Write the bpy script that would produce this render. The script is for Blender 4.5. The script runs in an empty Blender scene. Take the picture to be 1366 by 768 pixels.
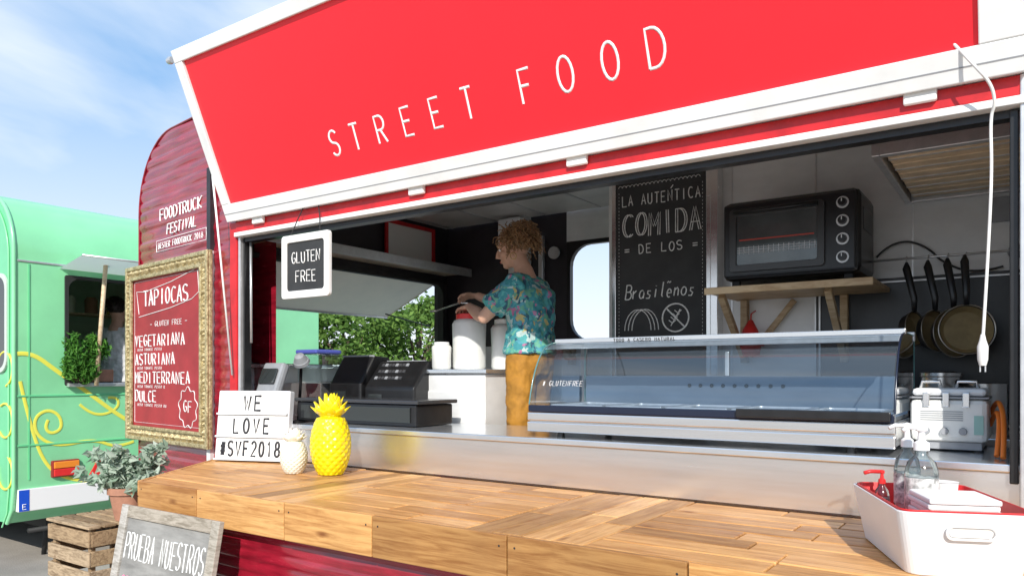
import bpy, bmesh, math, random
from mathutils import Vector, Matrix, noise
random.seed(7)
sc=bpy.context.scene
sc.view_settings.view_transform='Standard'
try: sc.view_settings.look='None'
except Exception: pass
sc.view_settings.exposure=0
V=Vector
# ------------------------------------------------------------------ helpers
def empty(name):
    e=bpy.data.objects.new(name,None); sc.collection.objects.link(e); e.empty_display_size=.1; return e
def add(o,parent,mat=None):
    sc.collection.objects.link(o)
    if parent is not None: o.parent=parent
    if mat is not None: o.data.materials.append(mat)
    return o
def mk(name,vs,fs,mat,parent,smooth=False,bevel=0,seg=2):
    m=bpy.data.meshes.new(name); m.from_pydata([tuple(v) for v in vs],[],fs); m.validate()
    bm=bmesh.new(); bm.from_mesh(m); bmesh.ops.recalc_face_normals(bm,faces=bm.faces); bm.to_mesh(m); bm.free()
    if smooth:
        for p in m.polygons: p.use_smooth=True
    o=add(bpy.data.objects.new(name,m),parent,mat)
    if bevel:
        b=o.modifiers.new('b','BEVEL'); b.width=bevel; b.segments=seg; b.limit_method='ANGLE'; b.angle_limit=.6
    return o
BF=[(0,1,3,2),(4,6,7,5),(0,4,5,1),(2,3,7,6),(0,2,6,4),(1,5,7,3)]
def box(name,x0,x1,y0,y1,z0,z1,mat,parent,bevel=.004):
    vs=[(x,y,z) for x in(x0,x1) for y in(y0,y1) for z in(z0,z1)]
    return mk(name,vs,BF,mat,parent,bevel=bevel)
def obox(name,c,ax,ay,az,hx,hy,hz,mat,parent,bevel=.004):
    c=V(c);ax=V(ax).normalized();ay=V(ay).normalized();az=V(az).normalized()
    vs=[c+ax*x*hx+ay*y*hy+az*z*hz for x in(-1,1) for y in(-1,1) for z in(-1,1)]
    return mk(name,vs,BF,mat,parent,bevel=bevel)
def bar(name,a,b,w,t,mat,parent,up=(0,0,1),bevel=.003):
    a=V(a);b=V(b);d=(b-a).normalized();s=d.cross(V(up)).normalized();u=s.cross(d)
    return obox(name,(a+b)/2,d,s,u,(b-a).length/2,w/2,t/2,mat,parent,bevel)
def tubegeo(pts,rad,n=12,ref=None,cap=True):
    pts=[V(p) for p in pts]; vs=[];fs=[]
    N=len(pts); prev=None
    for i,p in enumerate(pts):
        d=(pts[min(i+1,N-1)]-pts[max(i-1,0)]).normalized()
        if prev is None:
            r=V(ref) if ref else (V((0,0,1)) if abs(d.z)<.9 else V((1,0,0)))
            s=(r-d*r.dot(d)).normalized()
        else: s=(prev-d*prev.dot(d)).normalized()
        prev=s; t=d.cross(s)
        r=rad[i] if isinstance(rad,(list,tuple)) else rad
        if not isinstance(r,(tuple,list)): r=(r,r)
        for k in range(n):
            a=2*math.pi*k/n; vs.append(p+s*math.cos(a)*r[0]+t*math.sin(a)*r[1])
    for i in range(N-1):
        for k in range(n):
            fs.append((i*n+k,i*n+(k+1)%n,(i+1)*n+(k+1)%n,(i+1)*n+k))
    if cap: fs.append(tuple(range(n-1,-1,-1))); fs.append(tuple((N-1)*n+k for k in range(n)))
    return vs,fs
def tube(name,pts,rad,mat,parent,n=12,ref=None,smooth=True,cap=True):
    vs,fs=tubegeo(pts,rad,n,ref,cap); o=mk(name,vs,fs,mat,parent,smooth)
    return o
def lathe(name,c,prof,mat,parent,n=32,smooth=True,axis=None,bevel=0):
    vs=[];fs=[];c=V(c)
    R=Matrix.Identity(3) if axis is None else V(axis).to_track_quat('Z','Y').to_matrix()
    for r,z in prof:
        for k in range(n):
            a=2*math.pi*k/n; vs.append(c+R@V((r*math.cos(a),r*math.sin(a),z)))
    N=len(prof)
    for i in range(N-1):
        for k in range(n): fs.append((i*n+k,i*n+(k+1)%n,(i+1)*n+(k+1)%n,(i+1)*n+k))
    fs.append(tuple(range(n))); fs.append(tuple((N-1)*n+k for k in range(n)))
    o=mk(name,vs,fs,mat,parent,smooth,bevel=bevel)
    if smooth and not bevel:
        e=o.modifiers.new('e','EDGE_SPLIT'); e.split_angle=.7
    return o
def curves(name,polys,r,mat,parent,cyc=False,smooth=False,res=1):
    cu=bpy.data.curves.new(name,'CURVE'); cu.dimensions='3D'; cu.bevel_depth=r; cu.bevel_resolution=res; cu.use_fill_caps=True
    for pl in polys:
        if smooth:
            s=cu.splines.new('NURBS'); s.points.add(len(pl)-1); s.use_endpoint_u=True; s.order_u=3; s.resolution_u=6
        else:
            s=cu.splines.new('POLY'); s.points.add(len(pl)-1)
        for i,p in enumerate(pl): s.points[i].co=(p[0],p[1],p[2],1)
        s.use_cyclic_u=cyc
    return add(bpy.data.objects.new(name,cu),parent,mat)
def rr(w,h,r,n=6):
    out=[]
    for cx,cy,a0 in((w-r,h-r,0),(r,h-r,90),(r,r,180),(w-r,r,270)):
        for i in range(n+1):
            a=math.radians(a0+90*i/n); out.append((cx+r*math.cos(a),cy+r*math.sin(a)))
    return out
def plate(name,O,ux,uy,w,h,r,t,mat,parent,bevel=.003):
    O=V(O);ux=V(ux).normalized();uy=V(uy).normalized();n=ux.cross(uy)
    p=rr(w,h,r); N=len(p)
    vs=[O+ux*a+uy*b for a,b in p]+[O+ux*a+uy*b+n*t for a,b in p]
    fs=[tuple(range(N)),tuple(range(2*N-1,N-1,-1))]+[(i,(i+1)%N,N+(i+1)%N,N+i) for i in range(N)]
    return mk(name,vs,fs,mat,parent,bevel=bevel)
def ring(name,O,ux,uy,w,h,r,b,t,mat,parent,ro=.002,bevel=.003):
    """frame: outer w x h, border b, inner corner radius r, thickness t along normal"""
    O=V(O);ux=V(ux).normalized();uy=V(uy).normalized();n=ux.cross(uy)
    po=rr(w,h,ro); pi=[(x+b,y+b) for x,y in rr(w-2*b,h-2*b,r)]; N=len(po)
    vs=[]
    for off in(0,t):
        for P in(po,pi): vs+= [O+ux*a+uy*c+n*off for a,c in P]
    fs=[]
    for i in range(N):
        j=(i+1)%N
        fs+=[(i,j,N+j,N+i),(2*N+i,3*N+i,3*N+j,2*N+j),(i,2*N+i,2*N+j,j),(N+i,N+j,3*N+j,3*N+i)]
    return mk(name,vs,fs,mat,parent,bevel=bevel)
# ------------------------------------------------------------------ materials
def M(name,col,rough=.5,metal=0,var=.0,scale=8,bump=0,bscale=60,stretch=(1,1,1),col2=None,coat=0,spec=.5,rvar=0,trans=0):
    m=bpy.data.materials.new(name); m.use_nodes=True; nt=m.node_tree; b=nt.nodes['Principled BSDF']
    b.inputs['Roughness'].default_value=rough; b.inputs['Metallic'].default_value=metal
    b.inputs['Specular IOR Level'].default_value=spec
    b.inputs['Coat Weight'].default_value=coat
    b.inputs['Base Color'].default_value=(*col,1)
    tc=nt.nodes.new('ShaderNodeTexCoord'); mp=nt.nodes.new('ShaderNodeMapping'); mp.inputs['Scale'].default_value=stretch
    nt.links.new(tc.outputs['Object'],mp.inputs[0])
    if var or col2 or rvar:
        nz=nt.nodes.new('ShaderNodeTexNoise'); nz.inputs['Scale'].default_value=scale; nz.inputs['Detail'].default_value=8; nz.inputs['Roughness'].default_value=.62
        nt.links.new(mp.outputs[0],nz.inputs['Vector'])
        cr=nt.nodes.new('ShaderNodeValToRGB'); c2=col2 or tuple(max(0,c*(1-var)) for c in col)
        cr.color_ramp.elements[0].position=.35; cr.color_ramp.elements[1].position=.65
        cr.color_ramp.elements[0].color=(*c2,1); cr.color_ramp.elements[1].color=(*[min(1,c*(1+var*.3)) for c in col],1)
        nt.links.new(nz.outputs[0],cr.inputs[0]); nt.links.new(cr.outputs[0],b.inputs['Base Color'])
        if rvar:
            mr=nt.nodes.new('ShaderNodeMapRange'); mr.inputs[1].default_value=.3; mr.inputs[2].default_value=.7
            mr.inputs[3].default_value=max(.02,rough-rvar); mr.inputs[4].default_value=rough+rvar
            nt.links.new(nz.outputs[0],mr.inputs[0]); nt.links.new(mr.outputs[0],b.inputs['Roughness'])
    if bump:
        n2=nt.nodes.new('ShaderNodeTexNoise'); n2.inputs['Scale'].default_value=bscale; n2.inputs['Detail'].default_value=6
        nt.links.new(mp.outputs[0],n2.inputs['Vector'])
        bp=nt.nodes.new('ShaderNodeBump'); bp.inputs['Strength'].default_value=bump; bp.inputs['Distance'].default_value=.01
        nt.links.new(n2.outputs[0],bp.inputs['Height']); nt.links.new(bp.outputs[0],b.inputs['Normal'])
    if trans:
        tl=nt.nodes.new('ShaderNodeBsdfTranslucent'); tl.inputs[0].default_value=(*col,1); mx=nt.nodes.new('ShaderNodeMixShader'); mx.inputs[0].default_value=trans
        nt.links.new(b.outputs[0],mx.inputs[1]); nt.links.new(tl.outputs[0],mx.inputs[2]); nt.links.new(mx.outputs[0],nt.nodes['Material Output'].inputs[0])
    return m
def wood(name,c1,c2,stretch,tone=.5,rough=.45,scale=6):
    m=bpy.data.materials.new(name); m.use_nodes=True; nt=m.node_tree; b=nt.nodes['Principled BSDF']; b.inputs['Roughness'].default_value=rough
    b.inputs['Specular IOR Level'].default_value=.4
    tc=nt.nodes.new('ShaderNodeTexCoord'); oi=nt.nodes.new('ShaderNodeObjectInfo')
    av=nt.nodes.new('ShaderNodeVectorMath'); av.operation='ADD'
    sm=nt.nodes.new('ShaderNodeVectorMath'); sm.operation='SCALE'; sm.inputs[0].default_value=(13,7,5); nt.links.new(oi.outputs['Random'],sm.inputs['Scale'])
    nt.links.new(tc.outputs['Object'],av.inputs[0]); nt.links.new(sm.outputs[0],av.inputs[1])
    mp=nt.nodes.new('ShaderNodeMapping'); mp.inputs['Scale'].default_value=stretch; nt.links.new(av.outputs[0],mp.inputs[0])
    nz=nt.nodes.new('ShaderNodeTexNoise'); nz.inputs['Scale'].default_value=scale; nz.inputs['Detail'].default_value=9; nz.inputs['Distortion'].default_value=.8; nz.inputs['Roughness'].default_value=.65
    nt.links.new(mp.outputs[0],nz.inputs['Vector'])
    cr=nt.nodes.new('ShaderNodeValToRGB'); cr.color_ramp.elements[0].position=.36; cr.color_ramp.elements[1].position=.58
    cr.color_ramp.elements[0].color=(*c2,1); cr.color_ramp.elements[1].color=(*c1,1); nt.links.new(nz.outputs[0],cr.inputs[0])
    vo=nt.nodes.new('ShaderNodeTexVoronoi'); vo.inputs['Scale'].default_value=1.3
    mp2=nt.nodes.new('ShaderNodeMapping'); mp2.inputs['Scale'].default_value=[3*max(.45,min(s,1.6)) for s in stretch]; nt.links.new(av.outputs[0],mp2.inputs[0]); nt.links.new(mp2.outputs[0],vo.inputs['Vector'])
    kr=nt.nodes.new('ShaderNodeValToRGB'); kr.color_ramp.elements[0].position=.02; kr.color_ramp.elements[1].position=.10
    kr.color_ramp.elements[0].color=(.3,.16,.08,1); kr.color_ramp.elements[1].color=(1,1,1,1); nt.links.new(vo.outputs['Distance'],kr.inputs[0])
    mk_=nt.nodes.new('ShaderNodeMix'); mk_.data_type='RGBA'; mk_.blend_type='MULTIPLY'; mk_.inputs[0].default_value=.85
    nt.links.new(cr.outputs[0],mk_.inputs[6]); nt.links.new(kr.outputs[0],mk_.inputs[7])
    tr=nt.nodes.new('ShaderNodeValToRGB'); E=tr.color_ramp.elements
    E[0].position=0; E[0].color=(1-tone,1-tone*1.1,1-tone*1.25,1); E[1].position=1; E[1].color=(1.1,1.14,1.2,1)
    e=E.new(.3); e.color=(1-tone*.35,1-tone*.5,1-tone*.7,1); e=E.new(.65); e.color=(1,.97,.88,1)
    nt.links.new(oi.outputs['Random'],tr.inputs[0])
    m2=nt.nodes.new('ShaderNodeMix'); m2.data_type='RGBA'; m2.blend_type='MULTIPLY'; m2.inputs[0].default_value=1
    nt.links.new(mk_.outputs[2],m2.inputs[6]); nt.links.new(tr.outputs[0],m2.inputs[7])
    n3=nt.nodes.new('ShaderNodeTexNoise'); n3.inputs['Scale'].default_value=2.5; n3.inputs['Detail'].default_value=9; n3.inputs['Roughness'].default_value=.7; nt.links.new(tc.outputs['Object'],n3.inputs['Vector'])
    r3=nt.nodes.new('ShaderNodeMapRange'); r3.inputs[1].default_value=.3; r3.inputs[2].default_value=.65; r3.inputs[3].default_value=.84; r3.inputs[4].default_value=1.04; nt.links.new(n3.outputs[0],r3.inputs[0])
    mx=nt.nodes.new('ShaderNodeVectorMath'); mx.operation='SCALE'; nt.links.new(m2.outputs[2],mx.inputs[0]); nt.links.new(r3.outputs[0],mx.inputs['Scale'])
    nt.links.new(mx.outputs[0],b.inputs['Base Color'])
    r4=nt.nodes.new('ShaderNodeMapRange'); r4.inputs[1].default_value=.35; r4.inputs[2].default_value=.65; r4.inputs[3].default_value=rough+.12; r4.inputs[4].default_value=rough-.06; nt.links.new(n3.outputs[0],r4.inputs[0]); nt.links.new(r4.outputs[0],b.inputs['Roughness'])
    bp=nt.nodes.new('ShaderNodeBump'); bp.inputs['Strength'].default_value=.3; bp.inputs['Distance'].default_value=.004; nt.links.new(nz.outputs[0],bp.inputs['Height']); nt.links.new(bp.outputs[0],b.inputs['Normal'])
    return m
def glass(name,tint=(.93,.97,1),refl=.12,rough=.02,base=.05):
    m=bpy.data.materials.new(name); m.use_nodes=True; nt=m.node_tree; nt.nodes.clear()
    out=nt.nodes.new('ShaderNodeOutputMaterial'); tr=nt.nodes.new('ShaderNodeBsdfTransparent'); tr.inputs[0].default_value=(*tint,1)
    gl=nt.nodes.new('ShaderNodeBsdfGlossy'); gl.inputs['Roughness'].default_value=rough
    fr=nt.nodes.new('ShaderNodeLayerWeight'); fr.inputs[0].default_value=refl
    ad=nt.nodes.new('ShaderNodeMath'); ad.operation='MULTIPLY_ADD'; ad.inputs[1].default_value=.9; ad.inputs[2].default_value=base
    nt.links.new(fr.outputs['Fresnel'],ad.inputs[0])
    mx=nt.nodes.new('ShaderNodeMixShader'); nt.links.new(ad.outputs[0],mx.inputs[0]); nt.links.new(tr.outputs[0],mx.inputs[1]); nt.links.new(gl.outputs[0],mx.inputs[2]); nt.links.new(mx.outputs[0],out.inputs[0])
    return m
def leafmat(name,c1,c2):
    m=bpy.data.materials.new(name); m.use_nodes=True; nt=m.node_tree; b=nt.nodes['Principled BSDF']; b.inputs['Roughness'].default_value=.6; b.inputs['Specular IOR Level'].default_value=.2
    g=nt.nodes.new('ShaderNodeNewGeometry'); cr=nt.nodes.new('ShaderNodeValToRGB'); cr.color_ramp.elements[0].color=(*c1,1); cr.color_ramp.elements[1].color=(*c2,1)
    nt.links.new(g.outputs['Random Per Island'],cr.inputs[0]); nt.links.new(cr.outputs[0],b.inputs['Base Color'])
    tl=nt.nodes.new('ShaderNodeBsdfTranslucent'); nt.links.new(cr.outputs[0],tl.inputs[0])
    mx=nt.nodes.new('ShaderNodeMixShader'); mx.inputs[0].default_value=.35; out=nt.nodes['Material Output']
    nt.links.new(b.outputs[0],mx.inputs[1]); nt.links.new(tl.outputs[0],mx.inputs[2]); nt.links.new(mx.outputs[0],out.inputs[0])
    return m
red_flap=M('red_vinyl',(.93,.016,.03),.42,var=.05,scale=2,coat=.1)
white_paint=M('white_paint',(.84,.84,.82),.4,var=.10,scale=4,bump=.03,bscale=30)
red_body=M('dark_red_paint',(.32,.011,.028),.2,var=.4,scale=5,stretch=(1,1,7),coat=.6,rvar=.1)
red_trim=M('red_trim_paint',(.6,.015,.02),.35,var=.25,scale=9)
steel=M('brushed_steel',(.80,.79,.78),.24,metal=.9,var=.025,scale=5,stretch=(.3,3,6),rvar=.04)
steel_top=M('steel_top',(.78,.81,.84),.22,metal=.85,var=.04,scale=3,rvar=.05)
alu=M('aluminium',(.7,.7,.7),.35,metal=.7,var=.12,scale=20)
wall_steel=M('wall_steel',(.78,.78,.77),.4,metal=.1,var=.12,scale=3,stretch=(1,1,2),rvar=.08)
ceil_m=M('ceiling_panel',(.74,.72,.70),.4,metal=.1,var=.15,scale=3)
black_pl=M('black_plastic',(.014,.014,.015),.32,var=.3,scale=20,bump=.03,bscale=200)
black_wall=M('black_panel',(.032,.028,.034),.45,var=.3,scale=5)
dark_rub=M('rubber',(.02,.02,.02),.7)
gray_pl=M('gray_plastic',(.30,.31,.33),.45,var=.1,scale=20)
navy=M('navy_trim',(.012,.018,.04),.2)
chalkb=M('chalkboard',(.022,.023,.024),.7,var=.5,scale=5,col2=(.042,.043,.044))
chalk=M('chalk_white',(.85,.85,.83),.9,var=.25,scale=60)
letter_w=M('letter_white',(.88,.88,.88),.5)
letter_k=M('letter_black',(.015,.015,.02),.5)
woodX=wood('wood_plank_x',(.74,.42,.165),(.46,.215,.07),(.55,8,8),.48,.42)
woodY=wood('wood_plank_y',(.76,.45,.19),(.50,.245,.085),(8,.55,8),.48,.42)
woodRaw=wood('pale_wood',(.62,.47,.30),(.44,.29,.16),(1,5,5),.25)
greywood=wood('weathered_wood',(.46,.42,.37),(.25,.22,.18),(2,2,12),.3,rough=.8)
cratewood=wood('crate_wood',(.46,.34,.22),(.22,.15,.09),(2,9,9),.45,rough=.8)
ground_m=M('fill_bounce_ground',(.36,.325,.28),.9,var=.25,scale=1.2,bump=.4,bscale=70)  # ground made paler than asphalt to bounce fill light into the truck
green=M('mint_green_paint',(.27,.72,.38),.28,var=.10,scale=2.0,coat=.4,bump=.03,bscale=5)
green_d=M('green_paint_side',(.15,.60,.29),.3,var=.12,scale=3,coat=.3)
yellow_p=M('yellow_paint',(.78,.76,.10),.45)
yellow_c=M('yellow_ceramic',(.88,.70,.004),.22,coat=.5,var=.06,scale=12)
white_c=M('white_ceramic',(.80,.77,.66),.3,coat=.3)
white_pl=M('white_plastic',(.78,.79,.80),.38,var=.03,scale=9)
cream_pl=M('cream_plastic',(.74,.74,.71),.42,var=.08,scale=9)
red_pl=M('red_plastic',(.72,.03,.03),.4,var=.1,scale=10)
terra=M('terracotta',(.46,.22,.14),.75,var=.25,scale=12,bump=.1)
gold=M('antique_gold',(.58,.49,.28),.42,metal=.35,var=.5,scale=40,col2=(.24,.18,.08),bump=.5,bscale=80)
menu_red=M('menu_red',(.36,.03,.035),.6,var=.25,scale=4)
skin=M('skin',(.58,.34,.24),.5,var=.12,scale=14,bump=.04,bscale=90)
hairm=M('hair',(.36,.21,.10),.45,var=.6,scale=60)
hairk=M('hair_dark',(.03,.02,.015),.5,var=.4,scale=40)
ochre=M('ochre_cloth',(.42,.19,.02),.8,var=.3,scale=12,bump=.3,bscale=22)
white_cl=M('white_cloth',(.8,.8,.8),.85,var=.1,scale=10,bump=.2,bscale=20)
awn=M('awning_inside',(.86,.72,.54),.55,var=.12,scale=3,trans=.35)
shelfm=M('shelf_cream',(.80,.68,.52),.5,var=.15,scale=3)
gls=glass('clear_glass',(.80,.87,.93),.14,.012,.09)
gls_r=glass('rear_glass',(.45,.53,.60),.2,.05,.14)
gls_b=glass('bottle_plastic',(.86,.92,.93),.25,.1)
dark_gl=M('dark_glass',(.03,.035,.035),.06,spec=.8)
orange=M('orange_hose',(.85,.2,.02),.5)
paper=M('paper',(.80,.80,.78),.8)
leaf_t=leafmat('tree_leaves',(.06,.14,.025),(.22,.36,.08))
leaf_f=leafmat('fern_leaves',(.035,.14,.02),(.13,.32,.05))
leaf_s=leafmat('sage_leaves',(.26,.38,.27),(.56,.64,.54))
bark=M('bark',(.12,.09,.06),.9,var=.4,scale=8,bump=.5,bscale=20)
def floral():
    m=bpy.data.materials.new('floral_cloth'); m.use_nodes=True; nt=m.node_tree; b=nt.nodes['Principled BSDF']; b.inputs['Roughness'].default_value=.8
    tc=nt.nodes.new('ShaderNodeTexCoord'); nz=nt.nodes.new('ShaderNodeTexNoise'); nz.inputs['Scale'].default_value=16; nz.inputs['Detail'].default_value=4
    sm=nt.nodes.new('ShaderNodeMix'); sm.data_type='RGBA'; sm.inputs[0].default_value=.14
    nt.links.new(tc.outputs['Object'],nz.inputs['Vector']); nt.links.new(tc.outputs['Object'],sm.inputs[6]); nt.links.new(nz.outputs['Color'],sm.inputs[7])
    vo=nt.nodes.new('ShaderNodeTexVoronoi'); vo.inputs['Scale'].default_value=36; nt.links.new(sm.outputs[2],vo.inputs['Vector'])
    cr=nt.nodes.new('ShaderNodeValToRGB'); cr.color_ramp.interpolation='CONSTANT'
    cols=[(0,(.04,.24,.27)),(.25,(.08,.34,.34)),(.45,(.12,.36,.26)),(.60,(.03,.10,.15)),(.70,(.38,.50,.48)),(.80,(.08,.30,.38)),(.90,(.40,.14,.26)),(.95,(.45,.38,.16))]
    el=cr.color_ramp.elements
    el[0].position=0; el[0].color=(*cols[0][1],1); el[1].position=cols[1][0]; el[1].color=(*cols[1][1],1)
    for p,c in cols[2:]:
        e=el.new(p); e.color=(*c,1)
    sp=nt.nodes.new('ShaderNodeSeparateColor'); nt.links.new(vo.outputs['Color'],sp.inputs[0]); nt.links.new(sp.outputs[0],cr.inputs[0]); nt.links.new(cr.outputs[0],b.inputs['Base Color'])
    n2=nt.nodes.new('ShaderNodeTexNoise'); n2.inputs['Scale'].default_value=11; nt.links.new(tc.outputs['Object'],n2.inputs['Vector'])
    bp=nt.nodes.new('ShaderNodeBump'); bp.inputs['Strength'].default_value=.6; bp.inputs['Distance'].default_value=.03; nt.links.new(n2.outputs[0],bp.inputs['Height']); nt.links.new(bp.outputs[0],b.inputs['Normal'])
    return m
flor=floral()
# ------------------------------------------------------------------ stroke lettering
def arc(cx,cy,rx,ry,a0,a1,n=10): return [(cx+rx*math.cos(math.radians(a0+(a1-a0)*i/n)),cy+ry*math.sin(math.radians(a0+(a1-a0)*i/n))) for i in range(n+1)]
S_=arc(.5,.75,.5,.25,30,270,9)+arc(.5,.25,.5,.25,90,-150,9)
G={'A':[[(0,0),(.5,1),(1,0)],[(.2,.35),(.8,.35)]],'B':[[(0,0),(0,1)]+arc(.5,.76,.4,.24,90,-90,6)+[(0,.52)],[(0,.52)]+arc(.55,.26,.45,.26,90,-90,6)+[(0,0)]],
'C':[arc(.55,.5,.55,.5,50,310,12)],'D':[[(0,0),(0,1)]+arc(.35,.5,.65,.5,90,-90,10)+[(0,0)]],'E':[[(1,1),(0,1),(0,0),(1,0)],[(0,.52),(.8,.52)]],
'F':[[(1,1),(0,1),(0,0)],[(0,.52),(.8,.52)]],'G':[arc(.55,.5,.55,.5,50,330,12)+[(1,.45),(.6,.45)]],'H':[[(0,0),(0,1)],[(1,0),(1,1)],[(0,.5),(1,.5)]],
'I':[[(.5,0),(.5,1)]],'K':[[(0,0),(0,1)],[(1,1),(0,.45),(1,0)]],'L':[[(0,1),(0,0),(1,0)]],'M':[[(0,0),(0,1),(.5,.4),(1,1),(1,0)]],'N':[[(0,0),(0,1),(1,0),(1,1)]],
'O':[arc(.5,.5,.5,.5,90,450,18)],'P':[[(0,0),(0,1)]+arc(.5,.74,.5,.26,90,-90,8)+[(0,.48)]],'R':[[(0,0),(0,1)]+arc(.5,.74,.5,.26,90,-90,8)+[(0,.48)],[(.45,.48),(1,0)]],
'S':[S_],'T':[[(0,1),(1,1)],[(.5,1),(.5,0)]],'U':[[(0,1),(0,.3)]+arc(.5,.3,.5,.3,180,360,8)+[(1,1)]],'V':[[(0,1),(.5,0),(1,1)]],'W':[[(0,1),(.25,0),(.5,.7),(.75,0),(1,1)]],
'X':[[(0,0),(1,1)],[(0,1),(1,0)]],'#':[[(.25,.05),(.4,.95)],[(.65,.05),(.8,.95)],[(0,.33),(1,.33)],[(0,.67),(1,.67)]],'2':[arc(.5,.72,.45,.28,160,-30,9)+[(0,0),(1,0)]],
'0':[arc(.5,.5,.45,.5,90,450,16)],'1':[[(.2,.8),(.5,1),(.5,0)]],'8':[arc(.5,.75,.38,.25,270,630,12),arc(.5,.26,.48,.26,90,450,12)],'=':[[(0,.35),(1,.35)],[(0,.6),(1,.6)]],'-':[[(0,.5),(1,.5)]],
'.':[[(.4,0),(.6,.04)]],' ':[],
'a':[arc(.45,.28,.4,.28,60,400,10)+[(.85,.0)]],'b':[[(0,1),(.1,0)]+arc(.4,.28,.38,.28,200,500,8)],'e':[[(.1,.28),(.8,.3)]+arc(.45,.28,.38,.28,0,300,9)],'i':[[(.5,.55),(.45,0)],[(.5,.75),(.52,.78)]],'l':[[(.4,1),(.4,.1),(.6,0)]],
'n':[[(.1,.55),(.1,0)],[(.1,.35),(.5,.56),(.75,.4),(.8,0)]],'o':[arc(.45,.28,.4,.28,90,450,10)],'r':[[(.1,.55),(.15,0)],[(.13,.35),(.6,.56)]],'s':[[(.8,.5),(.3,.52),(.3,.32),(.75,.2),(.6,.0),(.1,.02)]],'t':[[(.4,.9),(.4,.05),(.7,0)],[(.1,.58),(.75,.6)]],
'~':[[(.1,.75),(.35,.85),(.6,.75),(.85,.85)]]}
def text(name,s,O,ux,uy,h,w,gap,r,mat,parent,slant=0,jit=0,center=False):
    O=V(O);ux=V(ux).normalized();uy=V(uy).normalized(); polys=[]; x=0
    tot=len(s)*(w+gap)-gap
    if center: O=O-ux*tot/2
    for ch in s:
        dy=random.uniform(-jit,jit)*h; sx=1+random.uniform(-jit,jit)*1.5; rot=random.uniform(-jit,jit)*1.0
        for pl in G.get(ch,[]):
            polys.append([O+ux*(x+a*w*sx+(slant+rot)*b*h)+uy*(b*h+dy) for a,b in pl])
        x+=w+gap
    return curves(name,polys,r,mat,parent)
# ------------------------------------------------------------------ camera
CX=.8235;SX=.5673
cam=bpy.data.cameras.new('camera'); co=bpy.data.objects.new('camera',cam); sc.collection.objects.link(co)
co.location=(0,-2.9,1.55); co.rotation_euler=(math.radians(90),0,math.atan2(SX,CX))
cam.sensor_width=36; cam.lens=36*1000/1366; cam.shift_y=116/1366; cam.clip_end=2000; cam.clip_start=.05
sc.camera=co
# ------------------------------------------------------------------ light
az=math.atan2(.46,-.74); el=math.radians(33)
S=V((math.sin(az)*math.cos(el),math.cos(az)*math.cos(el),math.sin(el)))
sl=bpy.data.lights.new('sun','SUN'); sl.energy=5; sl.angle=math.radians(.55); sl.color=(1,.955,.88)
so=bpy.data.objects.new('sun',sl); sc.collection.objects.link(so); so.rotation_euler=S.to_track_quat('Z','Y').to_euler(); so.location=(5,-8,8)
w=bpy.data.worlds.new('World'); sc.world=w; w.use_nodes=True; nt=w.node_tree; bg=nt.nodes['Background']; bg.inputs[1].default_value=.15
sky=nt.nodes.new('ShaderNodeTexSky'); sky.sky_type='NISHITA'; sky.sun_disc=False; sky.sun_elevation=el; sky.sun_rotation=az; sky.dust_density=.6; sky.air_density=1
hz=nt.nodes.new('ShaderNodeMix'); hz.data_type='RGBA'; hz.inputs[0].default_value=.7; hz.inputs[7].default_value=(1.6,3.7,6.8,1)
tc=nt.nodes.new('ShaderNodeTexCoord'); mp=nt.nodes.new('ShaderNodeMapping'); mp.inputs['Scale'].default_value=(1,1,3.0); mp.inputs['Rotation'].default_value=(0,.35,.3)
nz=nt.nodes.new('ShaderNodeTexNoise'); nz.inputs['Scale'].default_value=1.6; nz.inputs['Detail'].default_value=6; nz.inputs['Roughness'].default_value=.52; nz.inputs['Distortion'].default_value=.5
cr=nt.nodes.new('ShaderNodeValToRGB'); cr.color_ramp.elements[0].position=.40; cr.color_ramp.elements[1].position=.72; cr.color_ramp.elements[0].color=(.0,.0,.0,1); cr.color_ramp.elements[1].color=(.95,.95,.95,1)
sz=nt.nodes.new('ShaderNodeSeparateXYZ'); mr=nt.nodes.new('ShaderNodeMapRange'); mr.inputs[1].default_value=0.02; mr.inputs[2].default_value=.38; mr.inputs[3].default_value=.9; mr.inputs[4].default_value=0
mxx=nt.nodes.new('ShaderNodeMath'); mxx.operation='MAXIMUM'
mx=nt.nodes.new('ShaderNodeMix'); mx.data_type='RGBA'; mx.inputs[7].default_value=(7.2,7.5,7.8,1)
nt.links.new(tc.outputs['Generated'],mp.inputs[0]); nt.links.new(mp.outputs[0],nz.inputs['Vector']); nt.links.new(nz.outputs[0],cr.inputs[0])
nt.links.new(tc.outputs['Generated'],sz.inputs[0]); nt.links.new(sz.outputs[2],mr.inputs[0]); nt.links.new(mr.outputs[0],mxx.inputs[0]); nt.links.new(cr.outputs[0],mxx.inputs[1]); nt.links.new(mxx.outputs[0],mx.inputs[0])
nt.links.new(sky.outputs[0],hz.inputs[6]); nt.links.new(hz.outputs[2],mx.inputs[6]); nt.links.new(mx.outputs[2],bg.inputs[0])
# ------------------------------------------------------------------ ground
g=mk('ground',[(-300,-200,0),(300,-200,0),(300,400,0),(-300,400,0)],[(0,1,2,3)],ground_m,None)
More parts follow.
